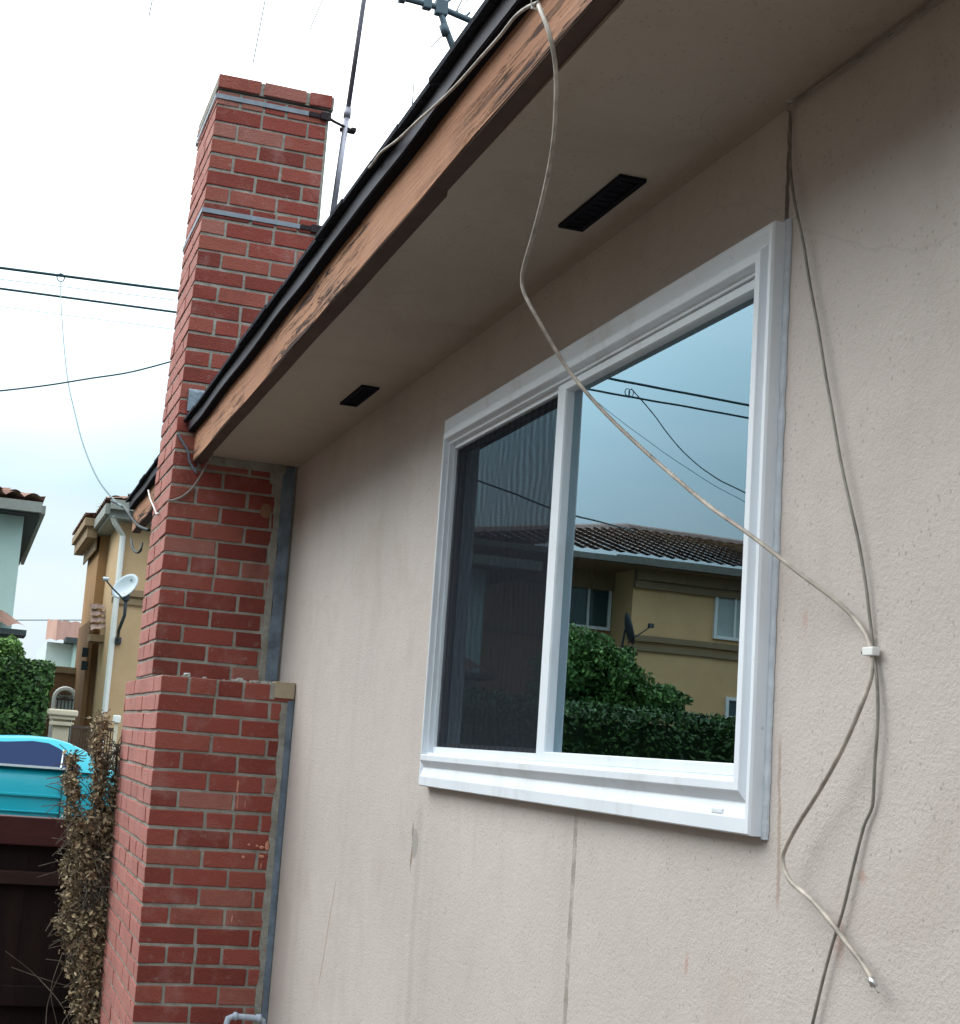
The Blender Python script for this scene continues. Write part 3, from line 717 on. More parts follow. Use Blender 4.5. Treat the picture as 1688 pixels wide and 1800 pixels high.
# black cables at the far eave
pts = [P(196, 880, -.43), P(213, 888, -.44), P(222, 896, -.45), P(233, 912, -.44), P(245, 925, -.43), P(262, 932, -.42)]
cable('black_drop_cable', pts, .008, M['black'], 'thick black service cable ending at the far end of the eave')
pts = [P(231, 948, -.43), P(233, 962, -.44), P(240, 971, -.44), P(247, 968, -.44), P(250, 955, -.43)]
cable('black_cable_loop', pts, .006, M['black'], 'black cable loop hanging below the far end of the eave')

# gas pipe at the foot of the chimney
g = B(); X_ = .42
a = at(402, 1786, 0, X_); b = at(457, 1790, 0, X_)
el_ = [Vector((X_, a.y - .006, 0.0)), Vector((X_, a.y - .006, a.z - .03)), Vector((X_, a.y - .001, a.z - .008)), Vector((X_, a.y + .018, a.z)), Vector((X_, b.y, b.z)), Vector((X_, b.y + .012, b.z - .01)), Vector((X_, b.y + .016, b.z - .03)), Vector((X_, b.y + .016, .0))]
tube(g, el_, .0105, 12)
for p_, q_ in ((el_[3], el_[3] + Vector((0, .012, 0))), (el_[4] - Vector((0, .012, 0)), el_[4] + Vector((0, .004, 0))), (el_[1], el_[1] - Vector((0, 0, .015)))): tube(g, [p_, q_], .0145, 12)
tag(obj('gas_pipe', g, M['pipe'], None, True), 'pale grey painted pipe with elbow at the foot of the chimney', 'pipe')

# ------------------------------------------------------------------ antennas on the roof
T = thing('antenna_mast', 'tall galvanised antenna mast strapped beside the chimney', 'antenna mast', tuple(at(580, 400, 0, -.035)))
a = at(578, 425, 0, -.035); b = at(640, 0, 0, -.035); c_ = a + (b - a) * 1.75
g = B(); tube(g, [a, a.lerp(b, .53)], .0125, 10); tube(g, [a.lerp(b, .53), c_], .0105, 10); tube(g, [a.lerp(b, .505), a.lerp(b, .545)], .0155, 10)
obj('pole', g, M['mast'], T, True)
g = B(); tube(g, [at(606, 229, 0, -.035) + Vector((0, -.02, 0)), at(606, 229, 0, -.035) + Vector((0, .022, 0))], .010, 8); obj('clamp', g, M['rust'], T)
g = B(); tube(g, [c_ + Vector((-1.0, -.5, 0)), c_ + Vector((1.0, .5, 0))], .012, 8); obj('boom', g, M['ant'], T)
for (u0, v0, u1, v1) in ((272, -20, 262, 29), (472, -30, 445, 111), (580, -30, 545, 52)):
    g = B(); p_ = at(u1, v1, 0, -.1); q_ = at(u0, v0, 0, -.1); q_ = p_ + (q_ - p_) * 3.2; tube(g, [p_, q_], .0026, 6); obj('element', g, M['rod'], T)
T = thing('tv_antenna', 'dark tubular television antenna with thin rods above the roof edge', 'antenna', tuple(at(800, 100, 0, .4)))
XA = .4
g = B(); tube(g, [at(700, -6, 0, XA), at(775, 14, 0, XA), at(845, 44, 0, XA), at(900, 66, 0, XA)], .013, 8); obj('boom', g, M['ant'], T, True)
g = B(); tube(g, [at(772, 12, 0, XA), at(783, 48, 0, XA), at(805, 105, 0, XA), at(830, 165, 0, XA)], .0125, 8, taper=.015); tube(g, [at(779, 44, 0, XA), at(785, 62, 0, XA)], .018, 8); obj('mast', g, M['ant'], T, True)
for (u, v, a_, b_) in ((776, 14, .026, .032), (751, 8, .018, .02), (707, -2, .014, .014)):
    g = B(); p_ = at(u, v, 0, XA); box(g, p_ - Vector((.015, a_, b_)), p_ + Vector((.015, a_, b_)), 0, .006); obj('clamp', g, M['ant'], T)
for (u0, v0, u1, v1, r_) in ((780, 8, 830, -30, .006), (800, 25, 818, -12, .003), (803, 22, 850, -30, .002), (818, 30, 826, 22, .005), (757, 84, 782, 58, .0022), (780, 56, 802, 36, .0018), (684, 36, 702, 2, .0014), (735, 30, 720, 60, .0008)):
    g = B(); tube(g, [at(u0, v0, 0, XA), at(u1, v1, 0, XA)], r_, 6); obj('element', g, M['ant'] if r_ > .0016 else M['rod'], T)
g = B(); tube(g, [at(724, 200, 0, .2), at(728, 140, 0, .2), at(733, 84, 0, .2)], .003, 6, taper=.0008)
tag(obj('whip_antenna', g, M['ant']), 'thin dark whip rod standing behind the roof edge', 'antenna')

# ------------------------------------------------------------------ power lines over the street (X about -12)
XW = -12
CM = Vector((CAM.x, -CAM.y, CAM.z))
def am(u, v, X):      # where a reflected sight line meets the plane x = X
    d = RX * ((u - PX) / F) + RY * ((v - PY) / F) + RZ; d.y = -d.y
    return CM + d * ((X - CM.x) / d.x)
def wire(name, a, b, r, mat, label, group, ext=14, sag=0.0, n=40):
    a, b = Vector(a), Vector(b); d = (b - a).normalized(); p, q = a - d * ext, b + d * ext
    pts = [p.lerp(q, i / n) + Vector((0, 0, -sag * 4 * (i / n) * (1 - i / n))) for i in range(n + 1)]
    g = B(); tube(g, pts, r, 6); o = obj(name, g, mat); return tag(o, label, 'wire', group)
G = 'overhead lines across the street'
wire('power_line', (XW, 1.0, 7.01), (XW, -8.94, 6.68), .018, M['wire_far'], 'thick black overhead line, upper one of the pair, left of the chimney', G)
wire('power_line', (XW, 1.0, 6.73), (XW, -8.93, 6.50), .015, M['wire_far'], 'thick black overhead line, lower one of the pair, left of the chimney', G)
a = at(10, 492, 0, XW); b = at(305, 527, 0, XW); wire('power_line', b, a, .004, M['wire_thin'], 'faint thin overhead wire between the two thick black lines', G, 3)
a = at(10, 540, 0, XW); b = at(300, 578, 0, XW); wire('power_line', b, a, .0035, M['wire_thin'], 'faint thin overhead wire just below the two thick black lines', G, 3)
pts = [at(-60, 692, 0, -8), at(10, 686, 0, -8), at(85, 677, 0, -8), at(160, 665, 0, -8), at(225, 655, 0, -8), at(292, 638, 0, -8), at(345, 622, 0, -8)]
cable('phone_line', pts, .0075, M['wire_far'], 'single dark overhead line sagging towards the chimney', 'wire')
g = B(); rc = at(107, 488, 0, XW)
tube(g, [rc + Vector((0, math.cos(t) * .045, math.sin(t) * .05)) for t in [i * math.pi / 8 for i in range(17)]], .007, 6)
tag(obj('wire_ring', g, M['wire_far']), 'small ring clamp on the upper thick overhead line', 'clamp')
pts = []
for i, (u, v) in enumerate([(106, 493), (108, 540), (113, 610), (120, 672), (131, 722), (143, 770), (158, 812), (176, 848), (200, 878), (214, 890)]):
    t = i / 9; pts.append(at(u, v, 0, XW + (-2.3 - XW) * t))
cable('service_drop', pts, .0055, M['wire_thin'], 'thin service wire drooping from the ring clamp down to the far eave', 'wire')
wire('power_line', at(60, 1090, 0, -45), at(150, 1090, 0, -45), .02, M['wire_thin'], 'faint distant wire low over the far roofs', G, 6)
# reflected only: wires over the neighbour's side
pts = [am(1108, 683, XW), am(1128, 705, XW), am(1150, 732, XW), am(1200, 795, XW + 1), am(1255, 838, XW + 2), am(1312, 868, XW + 3), am(1420, 930, XW + 4)]
cable('neighbour_drop', pts, .008, M['wire_far'], 'drop wire seen mirrored in the right pane, falling from the coil', 'wire')
pts = [am(1040, 700, XW), am(1110, 755, XW + 1), am(1180, 805, XW + 2), am(1250, 850, XW + 3), am(1312, 884, XW + 4), am(1420, 950, XW + 5)]
cable('neighbour_drop', pts, .004, M['wire_thin'], 'thinner drop wire seen mirrored in the right pane below the coil', 'wire')
g = B(); rc = am(1105, 686, XW)
for dx in (-.03, .03): tube(g, [rc + Vector((dx * .2, dx + math.cos(t) * .035, -.03 + math.sin(t) * .05)) for t in [i * math.pi / 7 for i in range(15)]], .006, 6)
tag(obj('wire_coil', g, M['wire_far']), 'small coil of wire mirrored near the top of the right pane', 'coil')
pts = [am(820, 838, -14), am(900, 868, -14), am(985, 900, -15), am(1060, 919, -17), am(1105, 931, -21), am(1150, 946, -27), am(1220, 985, -34)]
cable('neighbour_line', pts, .014, M['wire_far'], 'dark line mirrored in the panes just above the neighbour roof', 'wire')

# ------------------------------------------------------------------ roofs of barrel tile
def tile_roof(bm, e0, e1, r0, r1, pitch=.28, course=.38, amp=.045, flip=1, tv=None):
    """e0-e1 the eave line, r0-r1 the ridge line"""
    e0, e1, r0, r1 = map(Vector, (e0, e1, r0, r1))
    nu = max(2, int((e1 - e0).length / pitch)) * 6; nv = max(1, int((r0 - e0).length / course))
    nrm = (e1 - e0).cross(r0 - e0)
    if nrm.length < 1e-6: nrm = (e1 - e0).cross(r1 - e0)
    nrm.normalize()
    if nrm.z < 0: nrm = -nrm
    for j in range(nv):
        rows = []
        for s in (0.0, 1.0):
            t = (j + s) / nv; a = e0.lerp(r0, t); b = e1.lerp(r1, t); row = []
            ln = (b - a).length; full = (e1 - e0).length
            for i in range(nu + 1):
                f_ = i / nu; q = a.lerp(b, f_)
                x = (q - e0).dot((e1 - e0).normalized()) / pitch
                h = abs(math.sin(x * math.pi)) * amp + (.05 * (1 - s))
                row.append(bm.verts.new(q + nrm * h))
            rows.append(row)
        for i in range(nu):
            bm.faces.new((rows[0][i], rows[0][i + 1], rows[1][i + 1], rows[1][i]))
            f_ = (i / nu); x = (e0.lerp(e1, f_) - e0).length / pitch
            random.seed(int(x) * 131 + j * 17); tv.append(random.uniform(.1, 1))
def roofobj(name, sl, mat, parent, pitch=.28, course=.38, amp=.045):
    g = B(); tv = []
    for s in sl: tile_roof(g, *s, pitch=pitch, course=course, amp=amp, tv=tv)
    o = obj(name, g, mat, parent); tints(o, lambda i, p: tv[i]); return o

# --- tan house seen directly between chimney and sky
D = lambda u, v, X: at(u, v, 0, X)
TH_ = thing('tan_house', 'two-storey tan and brown stucco house with clay tile roof just left of the chimney', 'house', (-19.5, 1.5, 0))
XA, XB = -19.0, -21.0
XE = XB - 2.5
ya = D(205, 1000, XA).y; yb = D(156, 973, XE).y
zt = D(205, 912, XA).z
g = B(); box(g, (XA, ya, 0), (XE, ya + 8, zt)); obj('wall', g, M['tan'], TH_)
ye = D(195, 884, XA + .45).y; yw = D(151, 909, XB + .4).y; zw = D(151, 909, XB + .4).z - .12
g = B(); box(g, (XB, yb, 0), (XE, ya + .0, zw)); obj('wing_wall', g, M['orange_st'], TH_)
zb_ = D(160, 1072, XB).z
g = B(); box(g, (XB + .25, yb - .04, 0), (XE + .1, ya - .12, zb_ - .2)); obj('lower_wall', g, M['brown'], TH_)
g = B(); box(g, (XA + .45, ye, zt - .05), (XE, ya + 8.5, zt + .08)); box(g, (XA + .5, ye - .08, zt + .0), (XE, ye, zt + .17)); box(g, (XA + .45, ye, zt + .08), (XA + .6, ya + 8.5, zt + .24))
obj('gutter', g, M['gutter'], TH_)
g = B(); box(g, (XB + .3, yw + .06, zw - .22), (XE - .3, ye, zw - .02)); box(g, (XB + .38, yw, zw - .02), (XE - .35, ye - .02, zw + .12)); box(g, (XB + .12, yb - .06, zw - .42), (XE - .08, ye, zw - .221)); obj('wing_eave', g, M['trim_tan'], TH_)
roofobj('roof', [((XA + .55, ye - .05, zt + .22), (XA + .55, ya + 8.4, zt + .22), (XA - 2, ye + 3, zt + 1.2), (XA - 2, ya + 5, zt + 1.2)), ((XE, ye - .06, zt + .2), (XA + .55, ye - .06, zt + .2), (XE, ye + 3, zt + 1.2), (XA - 2, ye + 3, zt + 1.2)),
                 ((XB + .35, yw + .02, zw + .13), (XB + .35, ye, zw + .13), (XB - 1.3, yw + 1.0, zw + .62), (XB - 1.3, ye, zw + .62)), ((XE - .35, yw + .02, zw + .13), (XB + .35, yw + .02, zw + .13), (XB - 1.5, yw + 1.0, zw + .62), (XB - 1.3, yw + 1.0, zw + .62))], M['tile'], TH_, .24)
g = B(); y_ = D(200, 1100, XA + .06).y; a = D(203, 930, XA + .06).z
tube(g, [(XA + .42, ye + .05, zt + .0), (XA + .3, ye + .12, zt - .12), (XA + .06, y_, a - .1), (XA + .06, y_, .2)], .05, 8); obj('downspout', g, M['white'], TH_)
# moulding band
g = B(); z1 = D(225, 1042, XA).z
box(g, (XA, ya - .05, z1 - .06), (XA + .09, ya + 8, z1 + .05)); box(g, (XA, ya - .03, z1 - .20), (XA + .05, ya + 8, z1 - .10))
zb_ = D(160, 1072, XB).z; y2 = yb + .02
box(g, (XB + .4, y2 - .08, zb_ - .05), (XB + .58, ya - .12, zb_ + .07)); box(g, (XB + .4, y2 - .04, zb_ - .22), (XB + .51, ya - .12, zb_ - .10)); obj('moulding', g, M['trim_tan'], TH_)
# small tiled canopy under the band
a = D(158, 1062, XB + .62); b = D(184, 1064, XB + .62); c0 = D(160, 1112, XB + 1.1); c1 = D(186, 1108, XB + 1.1)
roofobj('canopy_roof', [(c0, c1, a, b)], M['tile_dark'], TH_, .15, .16, .03)
g = B(); box(g, (XB + .45, c0.y, c0.z - .14), (XB + 1.1, c1.y, c0.z - .02)); obj('canopy_sill', g, M['trim_tan'], TH_)
g = B(); p_ = D(147, 1150, XB + .47); box(g, (p_.x, p_.y - .03, p_.z - .05), (p_.x + .05, p_.y + .08, p_.z + .12), 0, .01); box(g, (p_.x, p_.y - .02, p_.z - .28), (p_.x + .02, p_.y + .1, p_.z - .12)); obj('wall_lamp', g, M['black'], TH_)
# dish on its pole
DS = thing('satellite_dish', 'grey oval satellite dish on a curved arm on the tan house left of the chimney', 'satellite dish', tuple(D(208, 1120, -18.9)))
XD = -18.2
c_ = D(221, 1031, XD); g = B()
n1 = Vector((.72, -.62, .30)).normalized(); t1 = n1.cross(Vector((0, 0, 1))).normalized(); t2 = t1.cross(n1)
ang = R(38); ta = t1 * math.cos(ang) + t2 * math.sin(ang); tb = -t1 * math.sin(ang) + t2 * math.cos(ang)
vr = (RX * .80 - RY * .6).normalized(); ta = vr; n1 = (-RZ * .75 - RX * .5 - RY * .35); n1 = (n1 - vr * n1.dot(vr)).normalized(); tb = n1.cross(ta)
RA, RB = .255, .20
rings = []
for i in range(6):
    f_ = i / 5
    rings.append([g.verts.new(c_ + (ta * math.cos(2 * math.pi * k_ / 28) * RA + tb * math.sin(2 * math.pi * k_ / 28) * RB) * f_ + n1 * (.055 * f_ * f_ - .04)) for k_ in range(28)] if i else [g.verts.new(c_ - n1 * .04)])
for k_ in range(28): g.faces.new((rings[0][0], rings[1][k_], rings[1][(k_ + 1) % 28]))
for a, b in zip(rings[1:], rings[2:]):
    for k_ in range(28): g.faces.new((a[k_], b[k_], b[(k_ + 1) % 28], a[(k_ + 1) % 28]))
o = obj('reflector', g, M['dish'], DS, True); so_ = o.modifiers.new('thick', 'SOLIDIFY'); so_.thickness = .012
g = B(); p_ = D(232, 1021, XD + .01) ; tube(g, [p_ + n1 * .02 - ta * .02 - tb * .012, p_ + n1 * .02 + ta * .018, p_ + n1 * .02 - ta * .01 + tb * .02], .006, 5); obj('emblem', g, M['black'], DS)
g = B(); tube(g, [D(207, 1124, XD - .7), D(209, 1108, XD - .3), D(219, 1082, XD - .05), D(222, 1052, XD)], .028, 8); p_ = D(222, 1050, XD); box(g, p_ - Vector((.05, .05, .06)), p_ + Vector((.05, .05, .06)), 0, .015)
p_ = D(207, 1125, XD - .75); box(g, p_ - Vector((.06, .06, .07)), p_ + Vector((.03, .06, .05)), 0, .01); obj('mount', g, M['dish_arm'], DS, True)
g = B(); tube(g, [D(219, 1056, XD), D(210, 1046, XD + .1), D(198, 1034, XD + .25), D(186, 1019, XD + .42)], .014, 7); obj('feed_arm', g, M['dish_arm'], DS, True)
g = B(); p_ = D(186, 1017, XD + .45); tube(g, [p_ - RX * .04, p_ + RX * .05 + RY * .01], .03, 9); obj('feed_horn', g, M['dish'], DS, True)

# --- pale house at the left edge, with a dark eave coming forward
LH = thing('pale_house', 'pale green house with clay tile roof and dark eave at the left edge', 'house', (-17, -1.6, 0))
XL = -16.0; yl = D(38, 950, XL - .0).y; zl = D(40, 895, XL + .6).z
g = B(); box(g, (XL, yl, 0), (XL - 7, yl - 6, zl)); obj('wall', g, M['pale'], LH)
p_ = D(75, 880, XL + .35)
g = B(); box(g, (XL + .35, p_.y - .02, zl - .02), (XL - 7, p_.y - 7, zl + .05)); box(g, (XL - .1, yl, zl - .75), (XL - .9, p_.y - .06, zl - .02)) if False else None
obj('eave', g, M['eave_dark'], LH)
g = B(); box(g, (XL + .36, p_.y, zl - .0), (XL + .48, p_.y - 7, zl + .15)); box(g, (XL + .36, p_.y, zl + .0), (XL - 7, p_.y + .06, zl + .12)); obj('gutter', g, M['gutter'], LH)
roofobj('roof', [((XL + .4, p_.y + .0, zl + .16), (XL + .4, p_.y - 6, zl + .16), (XL - 3, p_.y - 2.4, zl + .95), (XL - 3, p_.y - 5, zl + .95)), ((XL - 7, p_.y, zl + .14), (XL + .4, p_.y, zl + .14), (XL - 5, p_.y - 2.4, zl + .95), (XL - 3, p_.y - 2.4, zl + .95))], M['tile'], LH, .26, .36, .07)
g = B(); q0 = D(46, 1118, XL + .8); zz = D(20, 1100, XL + .8).z
box(g, (XL + .01, yl - 6, zz - .12), (XL + .8, q0.y, zz - .04)); obj('porch_eave', g, M['eave_dark'], LH)
roofobj('porch_roof', [((XL + .82, q0.y, zz - .06), (XL + .82, q0.y - 6, zz - .06), (XL - .02, q0.y - .3, zz + .22), (XL - .02, q0.y - 6, zz + .22))], M['tile'], LH, .26, 3.0, .05)

# --- far pale house
FH = thing('distant_house', 'small distant white house with ribbed red tile roof between the hedge and the tan house', 'house', (-39, 1.6, 0))
XF = -38.0; a = D(83, 1128, XF); b = D(142, 1128, XF); bt = D(80, 1180, XF)
g = B(); box(g, (XF, a.y, 0), (XF - 6, b.y + 5, a.z)); obj('wall', g, M['palewall'], FH)
roofobj('roof', [((XF + .5, D(80, 1125, XF + .5).y, D(80, 1128, XF + .5).z), (XF + .5, b.y + 5, b.z), (XF - 2.5, D(84, 1090, XF - 2.5).y, D(84, 1090, XF - 2.5).z), (XF - 2.5, b.y + 5, D(84, 1090, XF - 2.5).z))], M['tile'], FH, .30, 5.0, .05)
g = B(); q0 = D(122, 1124, XF + .9); q1 = D(127, 1172, XF + .8)
box(g, (XF, q1.y, 0), (XF + .8, b.y + 3, q0.z - .1)); obj('bay_wall', g, M['pale'], FH)
g = B(); box(g, (XF + .05, q0.y - .1, q0.z - .1), (XF + 1.0, b.y + 3, q0.z + .06)); obj('bay_eave', g, M['eave_dark'], FH)

# --- brown garden wall with arched white gate, cream pillar, iron fence
BW = thing('brown_wall', 'low brown stucco wall behind the cream pillar', 'wall', (-23, 1.2, 0))
XG = -23.0
a = D(88, 1181, XG); b = D(152, 1181, XG)
g = B(); box(g, (XG, a.y - .6, 0), (XG - .3, b.y + .6, a.z)); obj('panel', g, M['brown'], BW)
g = B(); box(g, (XG + .06, a.y - .6, a.z), (XG - .36, b.y + .6, a.z + .12)); obj('coping', g, M['trim_tan'], BW)
g = B(); XG2 = -22.6; cy = D(114, 1235, XG2).y; z0_ = 1.0; zs_ = D(114, 1229, XG2).z; rr = (D(132, 1235, XG2).y - D(94, 1235, XG2).y) / 2
AG = thing('arched_gate', 'white arched gate with spoked top behind the cream pillar', 'gate', (XG2, cy, 0))
tube(g, [(XG2, cy - rr, z0_), (XG2, cy - rr, zs_)] + [(XG2, cy - rr * math.cos(t), zs_ + rr * math.sin(t)) for t in [i * math.pi / 12 for i in range(1, 12)]] + [(XG2, cy + rr, zs_), (XG2, cy + rr, z0_)], .045, 6)
obj('frame', g, M['white'], AG)
g = B()
for i in range(1, 7): tube(g, [(XG2, cy, zs_), (XG2, cy - rr * math.cos(i * math.pi / 7), zs_ + rr * math.sin(i * math.pi / 7))], .010, 5)
tube(g, [(XG2, cy - rr, zs_), (XG2, cy + rr, zs_)], .022, 6)
for i in range(1, 6): y_ = cy - rr + 2 * rr * i / 6; tube(g, [(XG2, y_, z0_), (XG2, y_, zs_)], .010, 5)
obj('bars', g, M['iron'], AG)
g = B(); box(g, (XG2 - .08, cy - rr, z0_), (XG2 - .1, cy + rr, zs_ + rr * .4)); obj('backing', g, M['palewall'], AG)
PL = thing('cream_pillar', 'cream stucco pillar with moulded cap above the car roof', 'pillar', (-14.2, .3, 0))
XP = -14.0; a = D(94, 1280, XP); b = D(122, 1280, XP); t_ = D(110, 1258, XP).z; w_ = b.y - a.y
g = B(); box(g, (XP, a.y, 0), (XP - w_, b.y, t_ - .05), 0, .01); obj('shaft', g, M['cream'], PL)
g = B(); box(g, (XP + .06, a.y - .06, t_ - .05), (XP - w_ - .06, b.y + .06, t_ - .0), 0, .01); box(g, (XP + .09, a.y - .09, t_ + .0), (XP - w_ - .09, b.y + .09, t_ + .08), 0, .02); box(g, (XP + .05, a.y - .05, t_ - .13), (XP - w_ - .05, b.y + .05, t_ - .08), 0, .01); obj('cap', g, M['cream'], PL)
IF_ = thing('iron_fence', 'brown iron railing between the cream pillar and the white capped post', 'fence', (-13.5, .8, 0))
XI = -13.6; a = D(127, 1274, XI); b = D(205, 1278, XI)
g = B(); n_ = 17
for i in range(n_ + 1):
    y_ = a.y + (b.y - a.y) * i / n_; box(g, (XI, y_ - .008, .15), (XI + .016, y_ + .008, a.z))
obj('balusters', g, M['iron'], IF_)
for z_ in (a.z - .04, .2):
    g = B(); box(g, (XI - .005, a.y, z_), (XI + .03, b.y, z_ + .04)); obj('rail', g, M['iron'], IF_)
CP = thing('capped_post', 'slim cream post with square white cap beside the chimney', 'post', (-13.4, .95, 0))
p_ = D(205.5, 1265, -13.4); g = B(); box(g, (-13.43, p_.y - .022, 0), (-13.37, p_.y + .022, p_.z - .04)); obj('shaft', g, M['cream'], CP)
g = B(); box(g, (-13.46, p_.y - .045, p_.z - .04), (-13.34, p_.y + .045, p_.z + .055), 0, .01); obj('cap', g, M['white'], CP)

# ------------------------------------------------------------------ foliage
def leaves(bm, tv, p, size, nrm=None):
    d = Vector((random.gauss(0, 1), random.gauss(0, 1), random.gauss(0, 1))).normalized()
    if nrm is not None: d = (d * .8 + nrm).normalized()
    a = d.orthogonal().normalized(); a.rotate(Matrix.Rotation(random.uniform(0, 6.28), 3, d)); b = d.cross(a)
    l_ = size * random.uniform(.6, 1.3); w = l_ * .5
    v = [bm.verts.new(q) for q in (p - a * l_ * .5, p + b * w * .5, p + a * l_ * .5, p - b * w * .5)]
    bm.faces.new(v); tv.append(min(1, max(0, random.gauss(.5, .27))))
def hedge(name, x0, x1, y0, y1, z0, z1, n, size, mat, label, seed=1):
    random.seed(seed); g = B(); tv = []
    def surf(p):
        q = noise.noise(p * 1.6) * .09 + noise.noise(p * 5) * .05; return q
    areas = [((y1 - y0) * (z1 - z0), 'near'), ((x1 - x0) * (y1 - y0), 'top'), ((x1 - x0) * (z1 - z0) , 'e0'), ((x1 - x0) * (z1 - z0), 'e1'), ((y1 - y0) * (z1 - z0) * .5, 'far')]
    tot = sum(a for a, _ in areas)
    for A_, k_ in areas:
        for i in range(int(n * A_ / tot)):
            x, y, z = random.uniform(x0, x1), random.uniform(y0, y1), random.uniform(z0, z1)
            if k_ == 'near': x = x1; nr = Vector((1, 0, .3))
            elif k_ == 'far': x = x0; nr = Vector((-1, 0, .3))
            elif k_ == 'top': z = z1; nr = Vector((0, 0, 1))
            elif k_ == 'e0': y = y0; nr = Vector((0, -1, .3))
            else: y = y1; nr = Vector((0, 1, .3))
            p = Vector((x, y, z)); p += nr.normalized() * (surf(p) - abs(random.gauss(0, .05)))
            leaves(g, tv, p, size, nr * .8)
    n0 = len(g.faces)
    box(g, (x0 + .12, y0 + .12, z0), (x1 - .12, y1 - .12, z1 - .12)); tv += [0.0] * (len(g.faces) - n0)
    o = obj(name, g, mat); tints(o, lambda i, p: tv[i]); tag(o, label, 'hedge'); return o
def crown(bm, tv, c_, rad, n, size, lump=.35):
    c_ = Vector(c_)
    for i in range(n):
        d = Vector((random.gauss(0, 1), random.gauss(0, 1), random.gauss(0, 1))).normalized()
        r_ = (1 + lump * noise.noise(d * 2.3 + c_)) * (random.random() ** .28)
        p = c_ + Vector((d.x * rad[0], d.y * rad[1], d.z * rad[2])) * r_
        if noise.noise(p * 2.8) < -.28: continue
        leaves(bm, tv, p, size, d * .5)
XH = -11.8
a = D(90, 1167, XH)
hedge('hedge', XH - 1.2, XH, a.y - 3.2, a.y, .12, a.z, 26000, .085, M['hedge'], 'tall clipped green hedge at the left edge beyond the blue car', 3)
random.seed(11); g = B(); tv = []
c_ = D(10, 1150, XL + 1.6)
crown(g, tv, c_, (.4, .24, .24), 4200, .06); o = obj('crown', g, M['bush'])
tints(o, lambda i, p: tv[i])
g = B(); tube(g, [(c_.x, c_.y, 0), (c_.x, c_.y + .03, 1.4), (c_.x, c_.y, c_.z)], .06, 8, taper=.03); t_ = obj('trunk', g, M['stem'])
TR = thing('small_tree', 'bright green bushy tree behind the hedge below the porch roof at the left edge', 'tree', (c_.x, c_.y, 0))
for q in (o, t_): q.parent = TR; q.matrix_parent_inverse = Matrix.Translation(-Vector(TR.location))

# dried climbing shrub beside the chimney
random.seed(5)
XV = -.86
SH = thing('dried_shrub', 'dead dry brown climbing shrub standing between the fence and the chimney', 'shrub', (XV, -.68, 0))
stems = [[(160, 1815), (150, 1700), (150, 1600), (158, 1500), (168, 1400), (172, 1300), (178, 1268)],
         [(185, 1815), (178, 1700), (168, 1600), (150, 1520), (135, 1450), (128, 1360), (126, 1335)],
         [(205, 1815), (205, 1720), (200, 1620), (195, 1500), (202, 1400), (205, 1340), (206, 1310)],
         [(150, 1815), (130, 1700), (125, 1600), (122, 1500), (118, 1420), (122, 1370)],
         [(175, 1815), (185, 1650), (180, 1540), (172, 1450), (182, 1370), (190, 1330)],
         [(165, 1815), (140, 1690), (112, 1640), (96, 1615)]]
g = B(); gl_ = B(); tv = []
for si, st in enumerate(stems):
    pts = [at(u, v, 0, XV + random.uniform(-.06, .06)) for u, v in st]
    sp_ = spline(pts, 6); tube(g, sp_, .012 if si < 5 else .006, 6, taper=.003)
    for i, p in enumerate(sp_):
        z_f = i / len(sp_)
        for q in range(9 if si < 5 else 3):
            o_ = Vector((random.gauss(0, .05), random.gauss(0, .032), random.gauss(0, .03)))
            if random.random() < .75: tube(g, [p, p + o_ * .6 + Vector((0, 0, .01)), p + o_ * 1.3], .0018, 4)
        if noise.noise(p * 16 + Vector((si, 0, 0))) < -.05: continue
        wpr = .022 if z_f < .6 else .014
        for q in range(125 if si < 5 else 30):
            o_ = Vector((random.gauss(0, .034), random.gauss(0, wpr), random.gauss(0, .02)))
            leaves(gl_, tv, p + o_, .020 * random.choice((.5, .8, 1, 1.4)))
for (u, v, n_, s_) in ((165, 1470, 2600, (.05, .062, .07)), (145, 1455, 1200, (.04, .05, .04)), (165, 1640, 1600, (.05, .035, .16)), (160, 1760, 2600, (.05, .05, .10)), (185, 1450, 1200, (.05, .04, .08)), (128, 1560, 500, (.04, .03, .08)), (100, 1622, 160, (.02, .018, .018))):
    c_ = at(u, v, 0, XV)
    for q in range(n_):
        p = c_ + Vector((random.gauss(0, s_[0]), random.gauss(0, s_[1] * .62), random.gauss(0, s_[2] * .62)))
        if noise.noise(p * 22) < .0: continue
        leaves(gl_, tv, p, .021 * random.choice((.5, .8, 1, 1.4)))
obj('stems', g, M['stem'], SH); o = obj('dry_leaves', gl_, M['dry'], SH); tints(o, lambda i, p: tv[i])
g = B()
for st in ([(10, 1672), (60, 1712), (110, 1770), (130, 1830)], [(112, 1700), (85, 1760), (80, 1830)], [(20, 1700), (90, 1725), (150, 1740)], [(170, 1760), (135, 1770), (110, 1800), (112, 1830)], [(110, 1675), (90, 1740), (100, 1800)]):
    tube(g, spline([at(u, v, 0, XV + .25 + random.uniform(-.05, .1)) for u, v in st], 6), .0018, 5)
obj('runner', g, M['stem'], SH)

